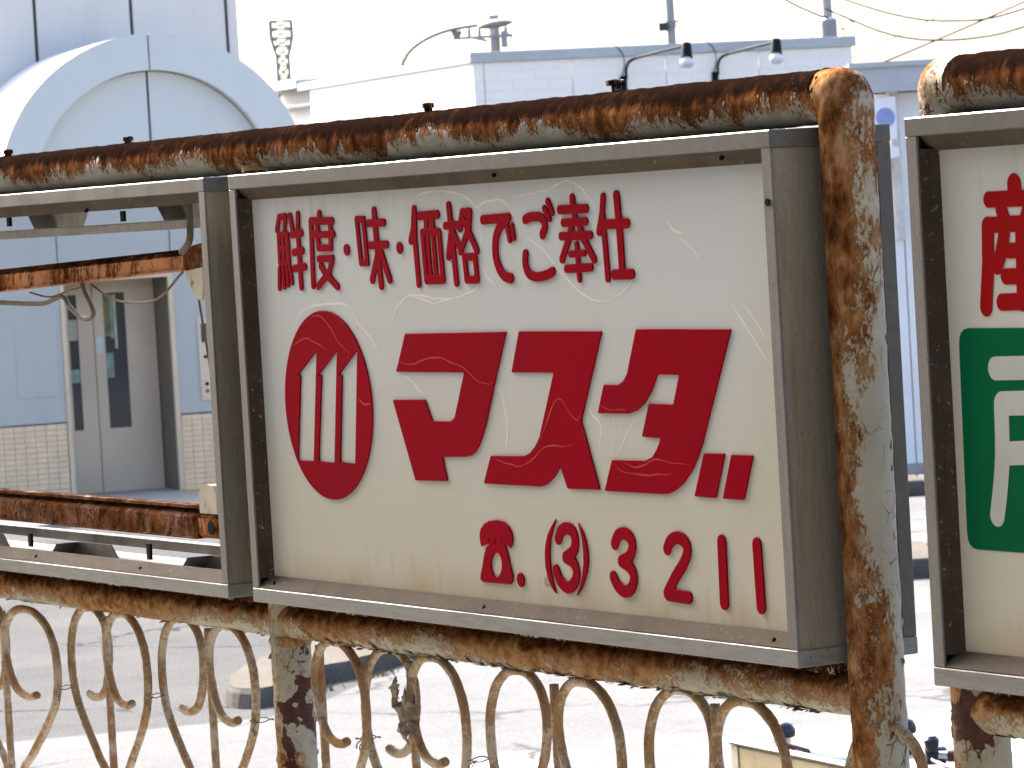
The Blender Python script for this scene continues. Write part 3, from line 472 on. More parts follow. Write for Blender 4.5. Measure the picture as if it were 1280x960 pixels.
for i in range(90):
    f = random.choice((.1, .32, .38, .7, .95)) + random.gauss(0, .03); a = -1.2 + f * 1.2 + random.uniform(-.04, .04); b = 21.3 + f * 2.35 + random.uniform(-.05, .05)
    h = random.uniform(.02, .075); dx = random.uniform(-.03, .03)
    p = V(a, b, 0.0)
    gb.add([p, p + RH * 0.008, p + RH * dx + Vector((0, 0, h))], [(0, 1, 2)])
gb.build('dry_grass', M_DRY, kind='stuff')
# low retaining wall that carries the fence
w_ = tag(MB().box(-6, 6, -0.10, 0.30, -0.05, 1.16, 0.012).build('retaining_wall', M_CONC), 'weathered concrete retaining wall under the rusty pipe fence', 'wall')

# ------------------------------------------------------------------ pipe fence
def elbow(cx, cz, r, a0, a1, n=10):
    return [Vector((cx + r * math.cos(R(a0 + (a1 - a0) * i / n)), YM, Z0 + cz + r * math.sin(R(a0 + (a1 - a0) * i / n)))) for i in range(n + 1)]
def rel(x, z, y=YM): return Vector((x, y, Z0 + z))
ZT, ZL = 0.640, -0.036

def flakes(parent, spots, mat):
    f = MB()
    for p, n_, t_ in spots:
        """loose paint scale: hinged on the steel, tip standing off"""
        L = random.uniform(.004, .011); w = random.uniform(.003, .009); k = random.uniform(.02, .32)
        s_ = n_.cross(t_).normalized()
        base = p + n_ * 0.0006
        mid = base + t_ * L * .55 + n_ * L * k * .25
        tip = base + t_ * L + n_ * L * k
        j = lambda: s_ * random.uniform(-.4, .4) * w
        vs = [base - s_ * w, base + s_ * w, mid + s_ * w * random.uniform(.6, 1.2) + j() * .3, tip + s_ * w * random.uniform(.1, .7), tip - s_ * w * random.uniform(.0, .8) - t_ * L * random.uniform(0, .4), mid - s_ * w * random.uniform(.6, 1.2)]
        f.add(vs, [(0, 1, 2, 5), (5, 2, 3, 4)])
    return f.build('paint_flake', mat, parent, kind='stuff')

def rail_spots(x0, x1, zc, r, n, a0, a1):
    out = []
    for i in range(n):
        x = random.uniform(x0, x1); a = R(random.gauss((a0 + a1) / 2, (a1 - a0) / 4))
        n_ = Vector((0, -math.cos(a), math.sin(a))); t_ = Vector((random.uniform(-.5, .5), -math.sin(a) * -1, -math.cos(a))).normalized()
        t_ = (t_ - n_ * t_.dot(n_)).normalized()
        out.append((rel(x, zc) + n_ * r, n_, t_))
    return out
def post_spots(xc, r, z0, z1, n):
    out = []
    for i in range(n):
        a = R(random.choice((random.uniform(-160, -135), random.uniform(-40, 50)))); z = random.uniform(z0, z1)
        n_ = Vector((math.cos(a), math.sin(a), 0)); t_ = Vector((-math.sin(a), math.cos(a), 0)) * random.choice((-1, 1)) + Vector((0, 0, random.uniform(-.8, .8)))
        out.append((rel(xc, z) + n_ * r, n_, t_.normalized()))
    return out

fence = thing('pipe_fence', 'rusty pipe fence carrying the red and white sign with the empty sign frame beside it', 'fence', (-0.05, YM, 1.16))
XR, XL = 1.432, -0.05
MB().tube(straight(rel(-2.6, ZT), rel(XR - 0.02, ZT), 0.006), 0.0312, 40, 0.0011, 45).build('top_rail', M_TOP, fence, True)
MB().tube(straight(rel(-2.6, ZL), rel(XR - 0.01, ZL), 0.006), 0.0265, 40, 0.0016, 55).build('lower_rail', M_LOW, fence, True)
post = MB().tube(straight((XR, YM, 1.16), rel(XR, ZT - .007), 0.006) + elbow(XR - 0.007, ZT - .007, 0.007, 0, 90)[1:] + [rel(XR - .032, ZT)], 0.0316, 40, 0.0010, 50)
post.build('post', M_POSTR, fence, True)['label'] = 'upright with pale paint flaking off orange rust'
for x in (XL, -1.54):
    p_ = MB().tube(straight((x, YM, 1.16), rel(x, ZT - 0.02), 0.006), 0.0292, 40, 0.0010, 50).build('post', M_POSTL, fence, True)
    if x == XL: p_['label'] = 'upright with large brown patches of bare steel under peeling paint'
MB().tube(straight(rel(-2.6, -0.70), rel(XR, -0.70), 0.02), 0.02, 20, 0.001, 50).build('bottom_rail', M_LOW, fence, True)
# weld collars where the uprights meet the rails
for x, z, rr in ((XL, ZT - .036, .0315), (XL, ZL - .030, .0312), (XR - .031, ZT, .0325)):
    c = MB()
    if z == ZT: c.tube([rel(x - .006, z), rel(x, z), rel(x + .006, z)], rr, 28, .0012, 90, radii=[rr - .002, rr, rr - .002])
    else: c.tube([rel(x, z - .008), rel(x, z), rel(x, z + .008)], rr, 28, .0012, 90, radii=[rr - .002, rr, rr - .002])
    c.build('weld', M_LOW if z < 0 else M_TOP, fence, True)
for x, h, s_ in ((-0.981, .010, 0), (-0.506, .010, 0), (0.458, .011, 0), (0.94, .014, 1)):
    b = MB()
    z = ZT + .0302
    b.lathe([(.006, -.004), (.006, h - .006), (.012 if s_ else .0085, h - .006), (.0125 if s_ else .0085, h), (.004, h + .0015)], rel(x, z), n=6)
    b.build('bolt', M_BOLT, fence)
for x in (-0.518, -0.99, 0.46, 0.93):
    MB().lathe([(.007, -.010), (.007, .002)], rel(x, ZT - .0325), n=6).build('bolt', M_BOLT, fence)
flakes(fence, rail_spots(0.10, 1.36, ZL, .0265, 260, -95, -50) + rail_spots(-1.1, -0.1, ZL, .0265, 40, -95, -55) + rail_spots(-1, 1.35, ZT, .0312, 60, -95, -55)
       + post_spots(XL, .0295, -.35, -.07, 34) + post_spots(XR, .0308, -.2, .3, 30), M_FLAKE)

A0 = [(-.104, -.199), (-.085, -.204), (-.060, -.201), (-.038, -.187), (-.021, -.153), (-.016, -.115), (-.028, -.082), (-.055, -.063), (-.084, -.059), (-.115, -.064), (-.145, -.084), (-.165, -.120), (-.168, -.165), (-.158, -.205), (-.128, -.248), (-.085, -.295), (-.045, -.345)]
def lower_half(pts):
    q = [(x, z) for x, z in pts]
    return q + [(x, -.735 - z) for x, z in reversed(q[:-1])]
ra = MB(); ra.tube(smooth_path([(x, 0, z) for x, z in lower_half(A0)], .006), .0066, 12, .0006, 120)
rb = MB(); rb.tube(smooth_path([(-x, 0, z) for x, z in lower_half(A0)], .006), .0066, 12, .0006, 120)
me_a = mesh_of('scroll', ra.v, ra.f, M_ROD, True); me_b = mesh_of('scroll', rb.v, rb.f, M_ROD, True)
rp = MB().tube(straight((0, 0, -.69), (0, 0, -.070), .01), .0062, 12, .0007, 110)
me_p = mesh_of('picket', rp.v, rp.f, M_ROD, True)
def part_at(name, me, parent, p):
    o = link(name, me, parent); o.location = Vector(p) + o.location; return o
YC = YM
PICK = [(-1.132, -.015, 0, 0), (-.708, 0.0, 0, 0), (-.328, .004, -.026, 0), (.040, .002, 0, 0), (.314, -.001, .028, .0), (.703, -.006, .030, -.006), (1.087, -.002, .0, -.004), (1.545, 0, 0, 0)]
BOFF = {-1.132: .0, -.708: .0, -.328: .0, .04: -.018, .314: -.005, .703: .004, 1.087: -.004}
AOFF = {-1.132: 0, -.708: 0, -.328: -.030, .314: .006, .703: -.026, 1.087: -.008}
for x, dz, da, db in PICK[:-1]:
    part_at('picket', me_p, fence, (x, YC, Z0 + dz))
    if x != .04: part_at('scroll', me_a, fence, (x + AOFF[x], YC + .011, Z0 - .002 + dz))
    o_ = part_at('scroll', me_b, fence, (x + BOFF[x], YC - .008, Z0 - .001 + dz))
    if x == -1.132: o_.scale.x = 1.42
part_at('scroll', me_a, fence, (1.525, YC + .004, Z0 - .012))
def tie(x, z):
    t = MB()
    ring = [rel(x + .0155 * math.cos(a), z + .002 * math.sin(3 * a), YC + .002 + .018 * math.sin(a)) for a in np.linspace(0, 2 * math.pi, 17)]
    t.tube(ring, .0009, 6)
    t.tube(smooth_path([rel(x + .012, z, YC - .010), rel(x + .008, z - .004, YC - .012), rel(x + .001, z - .012, YC - .013), rel(x + .004, z - .022, YC - .012)], .003), .0009, 6)
    t.tube(smooth_path([rel(x + .010, z, YC - .010), rel(x - .004, z - .006, YC - .013), rel(x - .010, z - .014, YC - .012)], .003), .0011, 6)
    t.build('wire_tie', M_TIE, fence)
for x, z in ((-.885, -.196), (-.532, -.183), (-.165, -.192), (.172, -.190), (.492, -.192), (.894, -.196)): tie(x, z)

fence2 = thing('pipe_fence', 'rusty pipe fence section on the right carrying the sign with red and green print', 'fence', (1.626, YM, 1.16))
MB().tube(straight((1.626, YM, 1.16), rel(1.626, ZT - .007), .006) + [rel(1.626 + .007 - .007 * math.cos(R(a)), ZT - .007 + .007 * math.sin(R(a))) for a in range(9, 91, 9)] + [rel(1.66, ZT)], .0316, 40, .001, 50).build('post', M_POSTL, fence2, True)
MB().tube(straight(rel(1.645, ZT), rel(3.2, ZT), .006), .0312, 40, .0012, 45).build('top_rail', M_TOP, fence2, True)
MB().tube(straight(rel(1.64, ZL), rel(3.2, ZL), .006), .0266, 40, .0016, 55).build('lower_rail', M_LOW, fence2, True)
MB().tube(straight(rel(1.64, -.70), rel(3.2, -.70), .02), .02, 20, .001, 50).build('bottom_rail', M_LOW, fence2, True)
for x in (1.93, 2.32, 2.72):
    part_at('picket', me_p, fence2, (x, YC, Z0)); part_at('scroll', me_a, fence2, (x - .01, YC + .011, Z0)); part_at('scroll', me_b, fence2, (x, YC - .008, Z0))
flakes(fence2, rail_spots(1.67, 2.0, ZL, .0266, 40, -95, -55) + post_spots(1.626, .030, -.2, -.02, 40), M_FLAKE)

# dry leaves caught in the scrollwork
lf = MB()
for i, (x, z, s_, an) in enumerate(((.315, -.135, .030, .3), (.300, -.120, .026, 1.4), (.345, -.150, .030, -.9), (.352, -.128, .022, -.2), (.340, -.165, .022, -1.5), (.322, -.105, .018, 1.0))):
    pts = []
    n = 11
    for k in range(n):
        a = 2 * math.pi * k / n; rr = s_ * (.55 + .45 * random.random()) * (1 if k % 2 else .75)
        u, w = rr * math.cos(a), rr * 1.2 * math.sin(a)
        pts.append(rel(x + u * math.cos(an) - w * math.sin(an) * .5, z + u * math.sin(an) + w * math.cos(an), YC - .012 - .004 * i + random.uniform(-.008, .008)))
    c = sum(pts, Vector()) / n + Vector((0, -.008, 0))
    lf.add(pts + [c], [(k, (k + 1) % n, n) for k in range(n)])
    q = len(lf.v)
    lf.add([p + Vector((0, .0012, 0)) for p in pts] + [c + Vector((0, .0012, 0))], [((k + 1) % n, k, n) for k in range(n)])
tag(lf.build('dry_leaf_clump', M_LEAF), 'brown clump of dry leaves caught in the fence scrolls below the sign', 'leaves')

# ------------------------------------------------------------------ light boxes
def lightbox(name, label, x0, x1, filled, mf, mcap):
    t = thing(name, label, 'sign', ((x0 + x1) / 2, 0, Z0))
    zz = lambda z: Z0 + z
    D, H, F = BOX_D, BOX_H, .020
    MB().box(x0, x1, 0, D, zz(H - F), zz(H), .0012).build('top_rail', mf, t)
    MB().box(x0, x1, 0, D, zz(0), zz(F), .0012).build('bottom_rail', M_ALUB, t)
    MB().box(x0 + .01, x1 - .01, .055, .105, zz(-.0135), zz(-.0005)).build('mounting_strip', M_BOLT, t)
    for a, b in ((x0 + .0005, x0 + F), (x1 - F, x1 - .0005)):
        MB().box(a, b, .0006, .0045, zz(F + .0003), zz(H - F - .0003), .0008).build('frame_stile', M_STILE, t)
        MB().box(a, b, D - .020, D - .0006, zz(F + .0003), zz(H - F - .0003), .001).build('frame_stile', mcap, t)
    for a, b in ((x0 + .002, x0 + .0035), (x1 - .0035, x1 - .002)):
        MB().box(a, b, .0048, D - .0205, zz(F), zz(H - F)).build('side_sheet', M_SIDE, t)
        MB().box(a - .0008, b + .0008, .0046, D - .0204, zz(H - F - .0015), zz(H - F - .0002)).build('cap_seam', mcap, t)
    # sloping beads that hold the face
    e = .0165
    MB().add([(x, y, zz(z)) for x in (x0 + F, x1 - F) for y, z in ((.006, H - F), (.0185, H - F - e), (.0215, H - F - e), (.0215, H - F))], [(0, 1, 5, 4), (1, 2, 6, 5), (2, 3, 7, 6), (0, 3, 2, 1), (4, 5, 6, 7), (3, 0, 4, 7)]).build('glazing_bead', M_BEAD, t)
    MB().add([(x, y, zz(z)) for x in (x0 + F, x1 - F) for y, z in ((.0009, F + .0012), (.0185, F + e), (.0215, F + e), (.0215, F))], [(0, 1, 5, 4), (1, 2, 6, 5), (2, 3, 7, 6), (0, 3, 2, 1), (4, 5, 6, 7), (3, 0, 4, 7)]).build('glazing_bead', M_BEAD, t)
    for sx, xx in ((1, x0 + F), (-1, x1 - F)):
        MB().add([(xx + sx * u, y, zz(z)) for z in (F + e * .85, H - F - e * .85) for u, y in ((0, .003), (.006, .011), (.0065, .0125), (.0135, .0190), (.0135, .0215), (0, .0215))],
                 [(0, 1, 7, 6), (1, 2, 8, 7), (2, 3, 9, 8), (3, 4, 10, 9), (4, 5, 11, 10), (5, 0, 6, 11), (0, 5, 4, 3, 2, 1), (6, 7, 8, 9, 10, 11)]).build('glazing_bead', M_BEADS, t)
    if filled:
        MB().box(x0 + F + .001, x1 - F - .001, .020, .0235, zz(F + .001), zz(H - F - .001)).build('face_panel', M_ACR, t)
        MB().box(x0 + F + .001, x1 - F - .001, D - .0245, D - .021, zz(F + .001), zz(H - F - .001)).build('back_panel', M_ACR, t)
    return t

def clean(loop, tol):
    """drop points that lie on a straight run (Douglas-Peucker on a closed loop)"""
    P = np.array(loop)
    def dp(i, j):
        if j <= i + 1: return []
        a, b = P[i], P[j % len(P)]; d = b - a; L = np.hypot(*d) + 1e-12
        q = P[i + 1:j]; dist = np.abs((q[:, 0] - a[0]) * d[1] - (q[:, 1] - a[1]) * d[0]) / L
        k = int(dist.argmax())
        if dist[k] < tol: return []
        k += i + 1
        return dp(i, k) + [k] + dp(k, j)
    n = len(P); h = n // 2
    idx = [0] + dp(0, h) + [h] + dp(h, n)
    return [tuple(P[i]) for i in idx]

def stroke_loops(strokes, g=0.0006):
    """outline of the union of round-ended pen strokes, by marching squares on their distance field"""
    segs = []
    for r, sm, pts in strokes:
        if sm: pts = [(p.x, p.z) for p in smooth_path([(x, 0, z) for x, z in pts], .004)]
        segs += [(pts[i], pts[i + 1], r) for i in range(len(pts) - 1)]
    xs = [p[0] for s in segs for p in s[:2]]; ys = [p[1] for s in segs for p in s[:2]]
    x0, x1, y0, y1 = min(xs) - .015, max(xs) + .015, min(ys) - .015, max(ys) + .015
    X, Y = np.meshgrid(np.arange(x0, x1, g), np.arange(y0, y1, g), indexing='ij'); F = np.full(X.shape, 1.0)
    for (a, b), (c, d), r in segs:
        dx, dy = c - a, d - b; q = np.clip(((X - a) * dx + (Y - b) * dy) / (dx * dx + dy * dy + 1e-12), 0, 1)
        F = np.minimum(F, np.hypot(X - a - q * dx, Y - b - q * dy) - r)
    F[np.abs(F) < 1e-9] = 1e-9
    nxt = {}
    I = F < 0
    mixd = np.argwhere(~((I[:-1, :-1] == I[1:, :-1]) & (I[:-1, :-1] == I[:-1, 1:]) & (I[:-1, :-1] == I[1:, 1:])))
    pt = {}
    def cut(i, j, k, l):
        key = (i, j, k, l)
        if key not in pt:
            t = F[i, j] / (F[i, j] - F[k, l]); pt[key] = (X[i, j] + t * (X[k, l] - X[i, j]), Y[i, j] + t * (Y[k, l] - Y[i, j]))
        return key
    for i, j in mixd:
        c = [(i, j), (i + 1, j), (i + 1, j + 1), (i, j + 1)]; ins = [I[q] for q in c]; ents = []; exs = []
        for k in range(4):
            a, b = c[k], c[(k + 1) % 4]
            if ins[k] != ins[(k + 1) % 4]:
                key = cut(*min(a, b), *max(a, b)); (exs if ins[k] else ents).append((k, key))
        for k, key in exs:                                            # inside stays on the left
            e = min(ents, key=lambda q: (q[0] - k) % 4) if len(ents) > 1 else ents[0]
            nxt.setdefault(key, []).append(e[1])
    loops = []
    while nxt:
        s = next(iter(nxt)); cur = s; lp = []
        while cur in nxt:
            lp.append(pt[cur]); q = nxt[cur].pop()
            if not nxt[cur]: del nxt[cur]
            cur = q
            if cur == s: break
        if len(lp) > 8: loops.append(clean(lp, .00012))
    return loops

def rounded(poly, r):
    if r <= 0: return poly
    out = []; n = len(poly)
    for i in range(n):
        p, a, b = Vector(poly[i]), Vector(poly[i - 1]), Vector(poly[(i + 1) % n])
        u, w = (a - p), (b - p); lu, lw = u.length, w.length; u /= lu; w /= lw
        if u.dot(w) < -0.90: out.append(tuple(p)); continue
        k = min(r, lu * .45, lw * .45); s, e = p + u * k, p + w * k
        for t in (0, .25, .5, .75, 1): out.append(tuple((1 - t) ** 2 * s + 2 * t * (1 - t) * p + t * t * e))
    return out

def letter(name, loops, mat, parent, x_off, back, front, bev=.0004):
    """cut-out letter standing on the sign face between depth back and front"""
    cu = bpy.data.curves.new(name, 'CURVE'); cu.dimensions = '2D'; cu.fill_mode = 'BOTH'
    cu.extrude = (back - front) / 2 - bev; cu.bevel_depth = bev; cu.bevel_resolution = 1; cu.offset = -bev
    for lp in loops:
        sp = cu.splines.new('POLY'); sp.points.add(len(lp) - 1); sp.use_cyclic_u = True
        for q, (x, z) in zip(sp.points, lp): q.co = (x, z, 0, 1)
    ob = bpy.data.objects.new(name, cu); COL.objects.link(ob)
    me = bpy.data.meshes.new_from_object(ob.evaluated_get(bpy.context.evaluated_depsgraph_get()))
    bpy.data.objects.remove(ob); bpy.data.curves.remove(cu)
    me.name = name; ym = (back + front) / 2
    for v in me.vertices: v.co = Vector((v.co.x + x_off, ym - v.co.z, Z0 + v.co.y))
    me.materials.clear(); me.materials.append(mat)
    return link(name, me, parent)

W = 1.395
sign = lightbox('lightbox_sign', 'white sign box with crimson lettering, round striped emblem and telephone number', 0.0, W, True, M_ALU, M_CAP)
FB, FF = .0199, .0176
for nm, kind, st in STROKE_LETTERS:
    letter('letter' if nm not in ('dot',) else 'dot', stroke_loops(st), M_RED, sign, 0, FB, FF)
for nm, rad, polys in OUTLINE_LETTERS:
    letter({'emblem': 'emblem', 'phone': 'telephone_symbol', 'bracket': 'bracket'}.get(nm, 'letter'), [rounded(p, rad) for p in polys], M_RED, sign, 0, FB, FF, .0004 if nm != 'bracket' else .0002)

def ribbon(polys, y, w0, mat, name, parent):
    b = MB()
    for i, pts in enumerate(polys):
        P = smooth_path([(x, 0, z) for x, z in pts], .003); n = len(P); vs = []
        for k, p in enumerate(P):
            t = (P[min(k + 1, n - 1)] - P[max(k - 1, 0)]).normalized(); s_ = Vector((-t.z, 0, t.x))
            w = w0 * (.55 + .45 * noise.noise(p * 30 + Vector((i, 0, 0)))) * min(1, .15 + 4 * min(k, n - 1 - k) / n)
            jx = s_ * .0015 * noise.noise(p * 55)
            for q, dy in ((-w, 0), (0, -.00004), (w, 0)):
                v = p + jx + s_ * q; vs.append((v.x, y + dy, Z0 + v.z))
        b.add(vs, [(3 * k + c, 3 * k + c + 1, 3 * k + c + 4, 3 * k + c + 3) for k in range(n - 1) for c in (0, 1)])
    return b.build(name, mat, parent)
ribbon(CAUSTIC_PALE, 0.01985, .0021, M_PALE_LINE, 'caustic_line', sign)  # curves of caustic light, painted as flat pale ribbons on the panel
ribbon(CAUSTIC_ORANGE, .01752, .0016, M_ORANGE_LINE, 'caustic_line', sign)  # the caustic light again, coloured orange over the red letters
ribbon([[(1.135, .515), (1.15, .50), (1.17, .495)], [(1.16, .49), (1.19, .475), (1.205, .462)], [(1.133, .508), (1.14, .512)]], .01985, .0022, M_PALE_LINE, 'scratch', sign)
for x, z in ((.055, .0275), (.66, .0275), (1.335, .0275), (.75, .5785), (1.28, .5785)):
    MB().lathe([(.0026, -.004), (.0028, .002), (.001, .003)], (x, .009, Z0 + z), (0, -1, 0.6 if z < .3 else -.6), 8).build('screw', M_BLK, sign)
MB().lathe([(.004, -.001), (.0045, .002)], (W - .0105, .0008, Z0 + .525), (0, -1, 0), 8).build('screw', M_BLK, sign)
MB().box(.80, .822, .0192, .0199, Z0 + .062, Z0 + .072, .0).build('tape_scrap', M_SIDE, sign)

sign2 = lightbox('lightbox_sign', 'white sign box at the right edge with scarlet character above a green square', 1.655, 2.75, True, M_ALU, M_CAP)
letter('letter', stroke_loops(PRODUCE[2]), M_RED2, sign2, 0, .0199, .0192, .0001)
gs = [(1.7067, .3808), (1.985, .3808), (1.981, .1468), (1.7024, .1468)]
letter('green_square', [rounded(gs, .018)], M_GREEN, sign2, 0, .0199, .0193, .0001)
letter('letter', stroke_loops(DOOR_CHAR[2]), M_WHITEF, sign2, 0, .0192, .0188, .0001)

# the empty box on the left: only its frame and rusted lamp gear are left
emp = lightbox('empty_sign_frame', 'empty sign frame with no face, rusty lamp channels showing inside', -1.50, -0.08, False, M_ALUW, M_CAP)
emp['category'] = 'sign frame'
for z0, z1 in ((.535, .549), (.040, .055)):
    MB().box(-1.478, -.102, .112, .128, Z0 + z0, Z0 + z1, .001).build('support_rail', M_WHT, emp)
for x0_ in (-1.26, -.815, -.318):
    for s_ in (1, -1):
        x = x0_ + (.0 if s_ > 0 else .02)
        z0, z1 = (.586, .549) if s_ > 0 else (.020, .040)
        a, b = (.088, .050) if s_ > 0 else (.088, .062)
        MB().prism([(x - a, z0), (x + a, z0), (x + b, z1), (x - b, z1)], .108, .111, lambda u, y, w: Vector((u, y, Z0 + w))).build('bracket', M_WHT, emp)
        MB().add([(x - a, .108, Z0 + z0), (x - b, .108, Z0 + z1), (x - b - .004, .07, Z0 + z1), (x - a - .004, .07, Z0 + z0)], [(0, 1, 2, 3)]).build('bracket_lip', M_WHT, emp)
def channel(name, x0, x1, zt0, zt1, zb0, zb1, y0, y1, mat, end):
    """rolled tray: small lip below, flat face, shoulder falling back at the top"""
    N = 24; prof = [(y1, 0, .002), (y1, 0, 0), (y0 - .004, 0, 0), (y0 - .004, 0, .0022), (y0, 0, .0026), (y0, 1, -.0105), (y0 + .002, 1, -.0085), (y0 + .016, 1, -.001), (y0 + .018, 1, 0), (y1, 1, 0), (y1, 1, -.002), (y0 + .018, 1, -.002)]
    vs = []
    for i in range(N + 1):
        f = i / N; x = x0 + (x1 - x0) * f; zt = zt0 + (zt1 - zt0) * f; zb = zb0 + (zb1 - zb0) * f
        for y, top, d in prof: vs.append((x, y + .0008 * noise.noise(Vector((x * 14, y * 50, top))), Z0 + (zt if top else zb) + d))
    k = len(prof)
    b = MB().add(vs, [(i * k + c, i * k + (c + 1) % k, (i + 1) * k + (c + 1) % k, (i + 1) * k + c) for i in range(N) for c in range(k)] + [tuple(range(k)), tuple(N * k + c for c in range(k - 1, -1, -1))])
    return b.build(name, mat, emp)
channel('lamp_channel', -1.46, -.318, .476, .505, .436, .473, .072, .105, M_CHU, 1)
MB().add([(x, y, Z0 + z) for x, z0, z1 in ((-.3175, .472, .506), (-.245, .478, .514)) for y in (.076, .104) for z in (z0, z1)], [(0, 1, 3, 2), (4, 6, 7, 5), (0, 4, 5, 1), (2, 3, 7, 6), (1, 5, 7, 3), (0, 2, 6, 4)]).build('channel_end', M_CHL, emp)
channel('lamp_channel', -1.46, -.332, .112, .112, .071, .069, .076, .105, M_CHL, 1)
MB().box(-1.46, -.335, .079, .10, Z0 + .1145, Z0 + .119).build('channel_lid', M_CHL, emp)
cap = MB().box(-.331, -.262, .074, .104, Z0 + .071, Z0 + .107, .006).build('channel_end', M_CHU, emp)
MB().lathe([(.0105, 0), (.0105, .001)], (-.281, .0738, Z0 + .088), (0, -1, 0), 16).build('cable_hole', M_BLK, emp)
def holder(x, z0, z1):
    prof = [(x - .030, z0), (x + .030, z0), (x + .030, z1 - .014), (x + .018, z1 - .002), (x, z1), (x - .018, z1 - .002), (x - .030, z1 - .014)]
    MB().prism(prof, .078, .098, lambda u, y, w: Vector((u, y, Z0 + w))).build('lamp_holder', M_HOLD, emp)
holder(-.296, .108, .152)
MB().prism([(-.318, .4715), (-.256, .4765), (-.258, .445), (-.266, .428), (-.284, .428), (-.300, .445)], .074, .10, lambda u, y, w: Vector((u, y, Z0 + w))).build('lamp_holder', M_HOLD, emp)
def wire(pts, r, y=.09, mat=M_WIRE):
    MB().tube(smooth_path([(x, y, Z0 + z) for x, z in pts], .006), r, 8).build('wire', mat, emp, True)
wire([(-1.2, .435), (-1.04, .430), (-.90, .428), (-.82, .438), (-.79, .420), (-.74, .402), (-.70, .410), (-.73, .446), (-.74, .462)], .0040)
wire([(-.95, .446), (-.87, .438), (-.80, .446), (-.74, .452)], .0016)
wire([(-.70, .455), (-.62, .432), (-.53, .425), (-.45, .432), (-.36, .470)], .0020)
wire([(-.322, .478), (-.31, .43), (-.290, .35), (-.272, .27), (-.262, .18), (-.258, .08)], .0020)
wire([(-.262, .585), (-.260, .55), (-.264, .52), (-.280, .507), (-.295, .50)], .0055, .06)
for x, z0, z1 in ((-1.28, .548, .566), (-.855, .555, .571), (-.413, .551, .567), (-.850, .040, .062), (-.393, .040, .064), (-1.28, .040, .062)):
    MB().box(x - .006, x + .006, .0195, .024, Z0 + z0, Z0 + z1).build('clip', M_BLK, emp)
for x, z in ((-1.0, .572), (-.52, .571), (-.80, .0275), (-.40, .0275)):
    MB().lathe([(.0026, -.004), (.0028, .002), (.001, .003)], (x, .009, Z0 + z), (0, -1, 0.6 if z < .3 else -.6), 8).build('screw', M_BLK, emp)

# ------------------------------------------------------------------ lift tower
TH = R(18)
LT = RH * math.cos(TH) + FH * math.sin(TH); LN = -RH * math.sin(TH) + FH * math.cos(TH)
LO = V(-3.72, 38.77)
def T(s, y, z): return LO + LT * s + LN * y + Vector((0, 0, z))
tower = thing('elevator_tower', 'pale grey elevator tower with arched hood and steel lift door', 'building', T(.4, 2, 0))
HC, ZC, RO, RI = .437, 2.872, 1.518, 1.17
DEEP = 2.4
TOPZ = 5.5
# tower shaft cladding, panel by panel
edges = [-1.11, -.12, .87, 1.86, 1.985]
for a, b in zip(edges[:-1], edges[1:]):
    MB().box(a + .018, b - .018, DEEP, DEEP + .05, 0, TOPZ, tf=T).build('cladding_panel', M_CLADT, tower)
MB().box(-1.10, 1.97, DEEP + .055, DEEP + 3.0, 0, TOPZ - .05, tf=T).build('shaft', M_SEAM, tower)
MB().box(1.975, 1.99, DEEP + .06, DEEP + 3.0, 0, TOPZ, tf=T).build('cladding_panel', M_CLADT, tower)
MB().box(-1.14, 2.0, DEEP - .03, DEEP + 3.05, TOPZ, TOPZ + .1, tf=T).build('roof', M_CLADT, tower)
# hood: barrel, ring, two half panels in the arch
def arc(r, n=48, a0=0, a1=180): return [(HC + r * math.cos(R(a0 + (a1 - a0) * i / n)), ZC + r * math.sin(R(a0 + (a1 - a0) * i / n))) for i in range(n + 1)]
b = MB(); o_ = arc(RO - .004); n = len(o_)
b.add([T(s, y, z) for s, z in o_ for y in (-.10, DEEP)], [(2 * i, 2 * i + 2, 2 * i + 3, 2 * i + 1) for i in range(n - 1)])
b.add([T(HC + k * (RO - .004), y, z) for k in (-1, 1) for y in (.07, DEEP) for z in (0, ZC)], [(0, 1, 3, 2), (4, 6, 7, 5)])
b.build('hood_barrel', M_HOODT, tower, True)
for a0, a1 in ((0.35, 89.7), (90.3, 179.65)):
    oo, ii = arc(RO, 30, a0, a1), arc(RI, 30, a0, a1)
    b = MB(); n = 31
    b.add([T(s, y, z) for y in (-.12, 0.06) for L_ in (oo, ii) for s, z in L_],
          [(i, i + 1, n + i + 1, n + i) for i in range(n - 1)] + [(2 * n + i, 3 * n + i, 3 * n + i + 1, 2 * n + i + 1) for i in range(n - 1)]
          + [(i, 2 * n + i, 2 * n + i + 1, i + 1) for i in range(n - 1)] + [(n + i, n + i + 1, 3 * n + i + 1, 3 * n + i) for i in range(n - 1)] + [(0, n, 3 * n, 2 * n), (n - 1, 3 * n - 1, 4 * n - 1, 2 * n - 1)])
    b.build('hood_ring', M_CLAD, tower)
    q = arc(RI - .01, 30, a0, a1); c0 = HC + (.012 if a0 < 1 else -.012)
    MB().prism([(c0, ZC)] + [(max(s, c0) if a0 < 1 else min(s, c0), z) for s, z in q], 0.02, .05, T).build('arch_panel', M_CLAD, tower)
MB().prism([(HC - RI, ZC)] + [(s, z) for s, z in arc(RI + .02, 40, 180, 0)], .056, .075, T).build('seam_backing', M_SEAM, tower)
